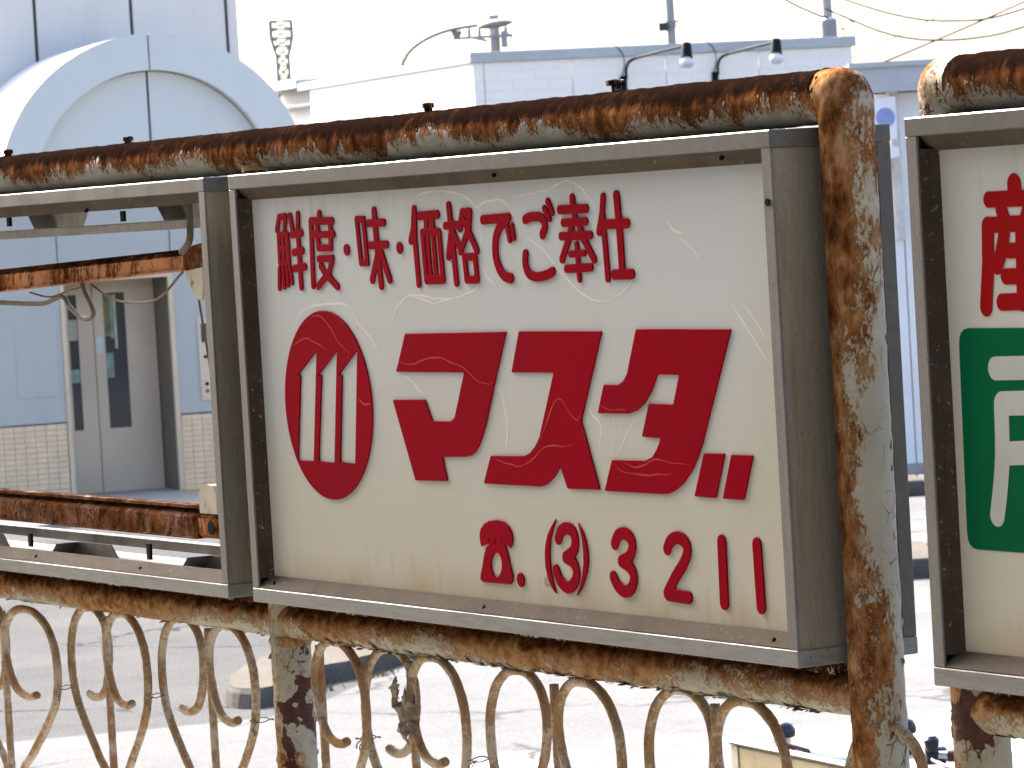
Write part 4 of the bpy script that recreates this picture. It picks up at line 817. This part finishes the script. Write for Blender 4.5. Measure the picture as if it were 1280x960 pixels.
# portal front wall round the recessed door
XA, XB = HC - RO + .01, HC + RO - .01
DL, DR, DH = -.535, .545, 2.12
WZ = .75
XW = -2.3
MB().box(XW, XA - .02, .065, DEEP, 0, ZC - .02, tf=T).build('wing_wall', M_WALL, tower)
for a, b in ((XW, DL - .015), (DR + .015, XB)):
    MB().box(a, b, 0.0, .06, WZ, ZC - .012, tf=T).build('wall_panel', M_WALL, tower)
    MB().box(a, b, 0.012, .06, -.05, WZ - .012, tf=T).build('tile_backing', M_GROUT, tower)
MB().box(DL - .015 + .012, DR + .015 - .012, 0.0, .06, DH, ZC - .012, tf=T).build('header_panel', M_WALL, tower)
MB().box(XA, XB, .03, .058, ZC - .010, ZC - .002, tf=T).build('seam_backing', M_SEAM, tower)
for a in (DL - .016, DR + .004): MB().box(a, a + .012, .02, .05, DH, ZC - .012, tf=T).build('seam_backing', M_SEAM, tower)
tl = MB().box(0, .098, 0, .011, 0, .046); me_t = mesh_of('tile', [LT * v.x + LN * v.y + Vector((0, 0, v.z)) for v in tl.v], tl.f, M_TILE)
for a, b in ((XW, DL - .015), (DR + .015, XB)):
    nx = int((b - a) / .1025)
    for i in range(nx):
        for k in range(14):
            x = (b - (i + 1) * .1025) if a < 0 else a + i * .1025 + .004
            if x > 1.15 or x < -1.4: continue
            part_at('tile', me_t, tower, T(x, random.uniform(-.0006, .0006), .735 - (k + 1) * .0512))
# door frame, recess and door leaves
for a, b in ((DL - .012, DL + .034), (DR - .034, DR + .012)):
    MB().box(a, b, -.012, .05, -.02, DH, .003, tf=T).build('door_frame', M_STEEL, tower)
MB().box(DL, DR, -.012, .05, DH - .05, DH - .001, tf=T).build('door_frame', M_STEEL, tower)
RD = .60
for a, b in ((DL + .03, DL + .034), (DR - .034, DR - .030)):
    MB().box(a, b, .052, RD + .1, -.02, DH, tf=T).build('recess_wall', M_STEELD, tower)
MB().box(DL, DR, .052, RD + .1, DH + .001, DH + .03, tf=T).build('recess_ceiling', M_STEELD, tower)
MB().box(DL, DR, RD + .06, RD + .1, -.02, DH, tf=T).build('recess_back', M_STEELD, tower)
def leaf(a, b, w0, w1):
    d = MB()
    z0, z1 = .63, 1.94
    for q in ((a, w0, .0, DH - .02), (w1, b, .0, DH - .02), (w0, w1, .0, z0), (w0, w1, z1, DH - .02)):
        d.box(q[0], q[1], RD, RD + .03, q[2], q[3], tf=T)
    o = d.build('door_leaf', M_STEEL, tower)
    MB().box(w0, w1, RD + .012, RD + .018, z0, z1, tf=T).build('pane', M_PANE, o)
    return o
d1 = leaf(-.495, -.111, -.352, -.262)
d2 = leaf(-.103, .505, -.002, .212)
def notice_and_reflection(o, a, b, z0, z1, m, y=RD + .008): MB().box(a, b, y, y + .003, z0, z1, tf=T).build('notice_and_reflection', m, o)
notice_and_reflection(d1, -.350, -.268, 1.50, 1.70, M_NOTICE_REFL1); notice_and_reflection(d1, -.350, -.266, 1.09, 1.22, M_NOTICE_REFL2)
notice_and_reflection(d2, .000, .060, 1.52, 1.92, M_REFL); notice_and_reflection(d2, .062, .095, 1.50, 1.92, M_NOTICE_REFL2); notice_and_reflection(d2, .098, .125, 1.40, 1.92, M_NOTICE_REFL1); notice_and_reflection(d2, .002, .075, 1.12, 1.36, M_NOTICE_REFL2)  # right pane: coloured strips stand in for reflections in the glass
notice_and_reflection(d2, -.092, -.030, 1.36, 1.52, M_PAPER, RD - .004)
MB().box(XW, XB + .8, -3.2, RD + .06, -.03, .016, tf=T).build('floor', M_FLOOR, tower)
for i in range(8):
    MB().box(.52 + i * .06, .52 + i * .06 + .04, -.28, -.02, .018, .024, tf=T).build('tactile_bar', M_YEL, tower)
cp = MB().box(.775, .905, -.014, -.002, .86, 1.66, .003, tf=T).build('call_panel', M_STEEL, tower)
MB().box(.805, .86, -.018, -.0145, 1.42, 1.60, tf=T).build('display', M_PANE, cp)
for z in (1.28, 1.02, .95):
    MB().lathe([(.018, 0), (.018, .006), (.012, .009)], T(.835, -.0145, z), tuple(-LN), 12).build('button', M_BLK if z > .96 else M_STEELD, cp)
MB().box(-1.0, -.60, -.006, .0, 1.0, 1.69, tf=T).build('hatch', M_WALL, tower)

# ------------------------------------------------------------------ shop building with lilac siding
A24 = R(20)
BT = RH * math.cos(A24) + FH * math.sin(A24); BN = -RH * math.sin(A24) + FH * math.cos(A24)
BO = V(-.32, 62.16)
def B(s, y, z): return BO + BT * s + BN * y + Vector((0, 0, z))
shop = thing('shop_building', 'low flat-roofed building with pale lilac siding and blue-grey roof flashing', 'building', B(3, 4, 0))
js = [0.0, .18, 1.62, 3.18, 4.757, 6.37]
for a, b in zip(js[:-1], js[1:]): MB().box(a + .008, b - .008, 0, .12, 0, 4.80, tf=B).build('siding_panel', M_SIDING, shop)
ks = [.13, 2.2, 4.3, 6.3, 8.36]
for a, b in zip(ks[:-1], ks[1:]): MB().box(0.004, .12, a + .008, b - .008, 0, 4.80, tf=B).build('siding_panel', M_SIDING, shop)
# far bay steps back square to the street, so it is out of the sun
MB().box(.40, .50, 8.37, 11.3, 0, 4.86, tf=B).build('siding_panel', M_SIDING, shop)
MB().box(6.25, 6.36, .13, 11.3, 0, 4.80, tf=B).build('siding_panel', M_SIDING, shop)
MB().box(.55, 6.3, 11.2, 11.3, 0, 4.80, tf=B).build('siding_panel', M_SIDING, shop)
MB().box(.1, 6.3, .1, 11.0, 4.55, 4.6, tf=B).build('roof', M_ROOF, shop)
MB().box(-.05, 6.42, -.06, .16, 4.802, 4.965, .01, tf=B).build('flashing', M_FLASH, shop)
MB().box(-.04, .17, .165, 8.95, 4.802, 4.925, .01, tf=B).build('flashing', M_FLASH, shop)
MB().box(-.05, .6, 8.96, 11.4, 4.862, 5.02, .01, tf=B).build('flashing', M_FLASH, shop)
def spot(x, xe):
    s_ = thing('spot_lamp', 'x', 'lamp', B(x, 0, 4.4), 'gooseneck lamps over the shop wall')
    MB().box(x - .05, x + .05, -.06, -.001, 4.26, 4.50, .01, tf=B).build('bracket', M_DARKM, s_)
    MB().box(x - .025, x + .025, -.085, -.062, 4.30, 4.46, .006, tf=B).build('hinge', M_DARKM, s_)
    q = smooth_path([B(x + .03, -.08, 4.45), B(x + .035, -.09, 4.62), B(x + .09, -.20, 4.735), B(x + .28, -.55, 4.80), B(xe - .02, -1.15, 4.88)], .04)
    MB().tube(q, .021, 8).build('arm', M_DARKM, s_, True)
    ax = (Vector((0, 0, -1)) - BT * .16 - BN * .25).normalized(); c = B(xe, -1.15, 4.915)
    MB().lathe([(.02, -.01), (.065, .0), (.075, .05), (.088, .20), (.095, .235), (.07, .236)], c, tuple(ax), 16).build('lamp_body', M_DARKM, s_, True)
    MB().lathe([(.07, .237), (.105, .30), (.112, .33), (.09, .37), (.03, .39)], c, tuple(ax), 16).build('bulb', M_BULB, s_, True)
    MB().tube(smooth_path([B(x - .02, -.05, 4.5), B(x + .02, -.06, 4.7), B(x - .02, -.08, 4.86), B(x - .12, -.05, 4.975)], .05), .008, 6).build('cable', M_CABLE, s_)
    return s_
s1 = spot(2.45, 3.07); s1['label'] = 'left black gooseneck spot lamp with clear bulb on the lilac wall'
s2 = spot(3.99, 4.56); s2['label'] = 'right black gooseneck spot lamp with clear bulb on the lilac wall'

# ------------------------------------------------------------------ white building in the gap between the signs
CO = V(2.55, 35.2); A8 = R(8)
CT = RH * math.cos(A8) + FH * math.sin(A8); CN = -RH * math.sin(A8) + FH * math.cos(A8)
def Cc(s, y, z): return CO + CT * s + CN * y + Vector((0, 0, z))
wb = thing('white_building', 'white panelled building with grey roof edge seen between the two signs', 'building', Cc(1, 2, 0))
for i in range(2, 14):
    MB().box(i * .32 + .006, i * .32 + .314, .10, .16, .10, 3.33, tf=Cc).build('wall_panel', M_SHOP, wb)
MB().box(.62, 4.45, .165, 3.2, 0, 3.3, tf=Cc).build('wall_core', M_ROOF, wb)
MB().box(.60, 4.46, .02, .16, 0, .095, tf=Cc).build('plinth', M_CONC, wb)
MB().prism([(-.15, 3.34), (3.3, 3.34), (3.3, 3.45), (-.15, 3.585)], .48, 4.5, lambda u, a, w: Cc(a, u, w)).build('roof', M_ROOF, wb)
MB().box(.48, 4.5, -.19, -.151, 3.555, 3.60, tf=Cc).build('gutter', M_FLASH, wb)
MB().box(.855, .935, -.05, .06, 2.05, 3.42, .01, tf=Cc).build('pipe_casing', M_BEIGE, wb)
for z in (2.30, 2.62): MB().box(.60, .96, .06, .099, z, z + .025, tf=Cc).build('wall_band', M_ROOF, wb)
MB().prism([(.50, 2.70), (.86, 2.78), (.86, 2.86), (.50, 2.90)], -.30, .05, Cc).build('awning', M_SHOP, wb)
sb = tag(MB().box(.45, .90, -.10, -.06, 2.93, 3.30, .004, tf=Cc).build('wall_sign', M_SHOP), 'small white signboard with blue oval on the white building', 'sign')
MB().lathe([(.085, 0), (.085, .004)], Cc(.80, -.101, 3.12), tuple(-CN), 20).build('blue_oval', M_BLUE, sb)
salm = thing('red_roofed_shed', 'shed with a salmon red roof edge behind the right sign', 'building', V(7.0, 40.6, 0))
def S_(s, y, z): return V(5.2 + s, 40 + y, z)
MB().box(0, 4, .2, 2.5, 0, 3.0, tf=S_).build('wall', M_SHOP, salm)
MB().prism([(-.2, 2.95), (2.7, 2.95), (2.7, 3.5), (-.2, 3.40)], -.3, 4.3, lambda u, a, w: S_(a, u, w)).build('roof', M_SALM, salm)
# kerbs in the gap
for a, b, z, mt_, nm in ((25.9, 27.2, .13, M_KERB, 'kerb'), (32.9, 33.6, .13, M_ISLE, 'kerb')):
    k = MB()
    for i in range(9):
        x = .9 + i * .6
        k.box(x + .006, x + .594, a, b, -.02, z, .012, tf=lambda s, y, z_: V(s, y, z_))
    k.build(nm, mt_, kind='structure')
sheet('concrete_apron', [(.8, 27.25), (7, 27.25), (7, 32.85), (.8, 32.85)], .006, M_SLAB)

# ------------------------------------------------------------------ far street furniture
def pole(lat, dep, h, r0, r1): return MB().tube([V(lat, dep, -.1), V(lat, dep, h * .5), V(lat, dep, h)], r0, 12, radii=[r0, (r0 + r1) / 2, r1])
lt = thing('lattice_mast', 'thin steel lattice mast far beyond the roofs', 'mast', V(-15.4, 300, 0))
MM = MB(); h = 17.6
cor = [(-1, -1), (1, -1), (1, 1), (-1, 1)]
def lw(z): return .75 if z > 16.2 else (.42 if z < 15 else .42 + (z - 15) / 1.2 * .33)
lev = [0, 2, 4, 6, 8, 10, 11.2, 12.4, 13.4, 14.3, 15.0, 15.7, 16.3, 17.0, h]
LP = lambda c, z: V(-15.45 + c[0] * lw(z), 300 + c[1] * lw(z), z)
for c in cor: MB().tube([LP(c, z) for z in lev], .10, 6).build('leg', M_GALV, lt)
for z0, z1 in zip(lev[:-1], lev[1:]):
    for i in range(4):
        a, b_ = cor[i], cor[(i + 1) % 4]
        MM.tube([LP(a, z0), LP(b_, z1)], .06, 4); MM.tube([LP(a, z1), LP(b_, z1)], .07, 4); MM.tube([LP(b_, z0), LP(a, z1)], .05, 4)
MM.build('bracing', M_GALV, lt)
for c in cor: MB().box(c[0] * .8 - 15.45 - .06, c[0] * .8 - 15.45 + .06, 300 + c[1] * .8 - .1, 300 + c[1] * .8 + .1, 16.4, 17.5, tf=lambda s, y, z: V(s, y, z)).build('antenna', M_GALV, lt)

sl = thing('street_light', 'curved street light arm with wide lamp head above the roof', 'street light', V(-2.0, 90, 0))
MB().tube(smooth_path([V(-2.02, 90, -.1), V(-2.05, 90, 3), V(-2.02, 90, 5.6), V(-1.94, 90, 6.02), V(-1.72, 90, 6.27), V(-1.35, 90, 6.47), V(-.9, 90, 6.60), V(-.3, 90, 6.67)], .1), .042, 8).build('pole', M_LUM, sl, True)
hd = MB().lathe([(.02, -.09), (.22, -.06), (.34, 0), (.30, .05), (.12, .10), (.02, .115)], (0, 0, 0), n=20)
hd.v = [V(.08 + v.x * 1.25, 90 + v.y * .6, 6.66 + v.z + v.x * .09) for v in hd.v]; hd.build('lamp_head', M_LUM, sl, True)
MB().lathe([(.03, .0), (.13, .0), (.10, -.1), (.03, -.16)], V(-.77, 90, 6.57), n=12).build('sensor', M_LUM, sl, True)

up = thing('utility_pole', 'short utility pole with crowded cross-arm behind the street light head', 'utility pole', V(.06, 100, 0), 'utility poles beyond the roofs')
pole(.07, 100, 7.36, .16, .13).build('pole', M_POLE, up, True)
MB().box(-.95, .52, 99.8, 99.88, 6.80, 6.87, tf=lambda s, y, z: V(s, y, z)).build('cross_arm', M_GALV, up)
for x in (-.9, -.55, -.3, .35): MB().lathe([(.03, 0), (.055, .03), (.04, .06), (.06, .09), (.04, .12), (.055, .15), (.02, .2)], V(x, 99.84, 6.87), n=10).build('insulator', M_GALV, up)
MB().tube(smooth_path([V(-1.0, 99.7, 7.08), V(-.85, 99.7, 6.85), V(-.5, 99.7, 6.83), V(-.1, 99.7, 6.72)], .08), .035, 6).build('cable', M_GALV, up)
MB().box(.22, .38, 99.7, 99.9, 6.55, 6.95, tf=lambda s, y, z: V(s, y, z)).build('switch_box', M_GALV, up)
MB().tube(smooth_path([V(.40, 99.7, 6.9), V(.48, 99.7, 6.75), V(.40, 99.7, 6.6)], .05), .02, 6).build('cable', M_GALV, up)
up2 = thing('utility_pole', 'plain concrete utility pole rising behind the left gooseneck lamp', 'utility pole', V(6.61, 150, 0), 'utility poles beyond the roofs')
pole(6.6, 150, 14, .19, .15).build('pole', M_POLE, up2, True)
MB().lathe([(.2, 0), (.21, .25)], V(6.6, 150, 8.95), n=14).build('collar', M_GALV, up2)
MB().box(6.15, 6.45, 149.7, 149.95, 8.85, 9.15, tf=lambda s, y, z: V(s, y, z)).build('junction_box', M_CABLE, up2)
for x, z in ((7.2, 9.1), (7.6, 9.3), (7.7, 9.0)): MB().tube([V(6.7, 150, 9.2), V(x, 150, z)], .02, 5).build('bracket', M_CABLE, up2)
up3 = thing('utility_pole', 'utility pole with a grey transformer can at the right end of the low roof', 'utility pole', V(9.9, 120, 0), 'utility poles beyond the roofs')
pole(9.9, 120, 12, .17, .13).build('pole', M_POLE, up3, True)
MB().lathe([(.05, 0), (.24, .02), (.24, .72), (.20, .76), (.05, .78)], V(9.9, 119.7, 6.90), n=16).build('transformer', M_GALV, up3, True)
for p in ([(9.65, 7.5), (9.45, 7.3), (9.36, 7.0), (9.30, 6.85)], [(10.15, 7.45), (10.32, 7.3), (10.34, 7.1), (10.44, 6.9)], [(10.2, 7.3), (10.55, 7.38), (10.62, 7.5), (10.5, 7.55)]):
    MB().tube(smooth_path([V(x, 119.6, z) for x, z in p], .06), .018, 5).build('cable', M_CABLE, up3)

def cable(label, pts, dep, r):
    tag(MB().tube(smooth_path([V(x, dep, z) for x, z in pts], .25), r, 6).build('overhead_cable', M_CABLE), label, 'cable', 'overhead cables')
cable('twisted overhead cable running down from the top edge to the transformer pole', [(4.9, 6.9), (5.78, 6.36), (6.1, 6.17), (6.47, 5.99), (6.62, 5.95)], 80, .024)
cable('lower sagging overhead cable leaving the transformer pole to the right', [(6.6, 6.15), (7.63, 5.65), (8.2, 5.48), (8.8, 5.40), (9.6, 5.41), (10.46, 5.56), (12.5, 6.2)], 80.4, .021)
cable('upper sagging overhead cable across the top right of the sky', [(6.2, 6.65), (7.19, 6.26), (7.9, 6.0), (8.59, 5.83), (9.2, 5.78), (9.77, 5.78), (10.48, 5.92), (12.5, 6.5)], 80.8, .021)
cable('thick dashed overhead cable slanting up from the grey roof to the right', [(6.8, 4.7), (7.51, 4.97), (8.2, 5.21), (9.49, 5.67), (10.9, 6.2)], 81.2, .019)
cable('faint thin overhead cable slanting up to the top edge', [(6.4, 4.95), (7.13, 5.18), (8.3, 5.66), (9.47, 6.14), (10.5, 6.6)], 81.6, .010)

# ------------------------------------------------------------------ board and bicycle behind the fence
BA = R(-66); bt = RH * math.cos(BA) + FH * math.sin(BA); bn = RH * -math.sin(BA) + FH * math.cos(BA)
bo = V(.44, 8.96)
def Q(s, y, z): return bo + bt * s + bn * y + Vector((0, 0, z))
board = thing('board', 'cream metal board with a rust-stained left end behind the fence', 'board', Q(.35, 0, 0))
MB().box(0, .9, 0, .02, .75, 1.278, .004, tf=Q).build('sheet', M_CREAM, board)
MB().box(-.004, .904, -.006, .026, 1.279, 1.287, .002, tf=Q).build('rim', M_ALU, board)
MB().box(.0, .030, -.003, -.0005, .75, 1.277, tf=Q).build('end_strip', M_HOLD, board)
for s in (.08, .82): MB().tube([Q(s, .035, -.05), Q(s, .035, 1.2)], .014, 10).build('leg', M_POLE, board)

bk = thing('bicycle', 'parked bicycle with black bell and brown grip, only its handlebar showing under the sign', 'bicycle', V(.95, 11, 0))
def K_(x, y, z): return V(.93 + x, 10.95 + y, z)      # x along the handlebar, y ahead
def tb(name, pts, r, mat, parent=bk, n=10, sm=True):
    return MB().tube(smooth_path([K_(*p) for p in pts], .02), r, n).build(name, mat, parent, True)
for y in (.45, -.62 + 1.15 + 0.98):
    wl = MB()
    ring = [K_(.03, y + .31 * math.cos(a), .33 + .31 * math.sin(a)) for a in np.linspace(0, 2 * math.pi, 41)]
    wh = MB().tube(ring, .018, 8).build('tyre', M_BLK, bk, True)
    MB().tube([K_(.03, y + .29 * math.cos(a), .33 + .29 * math.sin(a)) for a in np.linspace(0, 2 * math.pi, 41)], .010, 6).build('rim', M_CHROME, wh, True)
    sp = MB()
    for i in range(18):
        a = 2 * math.pi * i / 18; sp.tube([K_(.03 + (.02 if i % 2 else -.02), y, .33), K_(.03, y + .285 * math.cos(a), .33 + .285 * math.sin(a))], .0012, 4)
    sp.tube([K_(-.02, y, .33), K_(.08, y, .33)], .015, 8); sp.build('spokes', M_CHROME, wh)
tb('fork', [(.03, .45, .33), (.03, .55, .62), (.03, .60, .80), (.03, .62, .92)], .014, M_BIKE)
tb('frame', [(.03, .60, .78), (.03, .95, .42), (.03, 1.0, .30)], .018, M_BIKE)
tb('frame', [(.03, 1.0, .30), (.03, 1.07, .69)], .015, M_BIKE)
tb('frame', [(.03, 1.0, .30), (.03, 1.51, .33)], .011, M_BIKE)
tb('frame', [(.03, 1.06, .62), (.03, 1.51, .33)], .010, M_BIKE)
sd_ = MB().lathe([(.02, -.02), (.09, 0), (.10, .03), (.05, .06)], (0, 0, 0), n=14); sd_.v = [K_(.03 + v.x, 1.15 + v.y * 1.4,   .70 + v.z) for v in sd_.v]; sd_.build('saddle', M_BLK, bk, True)
tb('handlebar', [(-.235, .40, .945), (-.16, .44, .915), (-.06, .56, .875), (.03, .62, .865), (.10, .52, .88), (.15, .12, .938), (.21, .02, .945)], .011, M_CHROME)
tb('handlebar', [(.17, .04, .945), (.29, .0, .942)], .011, M_CHROME)
MB().tube([K_(-.245, .395, .948), K_(-.20, .42, .930), K_(-.16, .44, .914)], .016, 12).build('grip', M_GRIP, bk, True)
MB().tube([K_(.193, .03, .943), K_(.25, .015, .942), K_(.34, .0, .940)], .0175, 12).build('grip', M_GRIP, bk, True)
# bells, brake lever clamp
def bell(x, y, z, r):
    MB().lathe([(r * .9, -.010), (r, 0), (r * .93, r * .40), (r * .7, r * .78), (r * .3, r * .98), (.001, r)], K_(x, y, z), n=18).build('bell', M_BELL, bk, True)
    MB().lathe([(r * .8, -.026), (r * .8, -.011)], K_(x - .006, y, z), n=14).build('bell_base', M_CHROME, bk, True)
bell(-.228, .36, 1.000 - .014, .034)
bell(.105, .30, .985, .033)
MB().lathe([(.026, -.03), (.026, .022), (.016, .03)], K_(.165, .06, .942), tuple(RH), 12).build('brake_clamp', M_BELL, bk, True)
MB().lathe([(.012, 0), (.020, .02), (.022, .035), (.012, .045)], K_(.150, .03, .955), n=12).build('shifter', M_BELL, bk, True)
tb('brake_lever', [(.15, .03, .935), (.20, -.04, .915), (.30, -.055, .905)], .006, M_CHROME)
MB().tube([K_(.112, .24, .93), K_(.11, .28, .96), K_(.105, .30, .975)], .012, 8).build('bracket', M_BELL, bk, True)

# ------------------------------------------------------------------ unseen building added on the near side to shade the fence front
SHADE_Y = -4.3
shade_bld = thing('added_shade_building', 'added unseen dark building that shades the fence front from the near side', 'building', (2, SHADE_Y - 1, 0))
for i in range(20):
    MB().box(-9 + i * 1.2 + .01, -9 + (i + 1) * 1.2 - .01, SHADE_Y - .12, SHADE_Y, 0, 5.6).build('wall_panel', M_SHADEB, shade_bld)  # wall of the added unseen shade building
MB().box(-9.2, 15.2, SHADE_Y - 4, SHADE_Y - .14, 0, 5.5).build('shade_building_core', M_SHADEB, shade_bld)
MB().box(-9.4, 15.4, SHADE_Y - 4.2, SHADE_Y + 1.3, 5.62, 5.80).build('shade_building_eave', M_SHADEB, shade_bld)
MB().box(-6, 15, SHADE_Y, -.10, -.02, .9, .01).build('near_platform', M_PAVE, kind='structure')
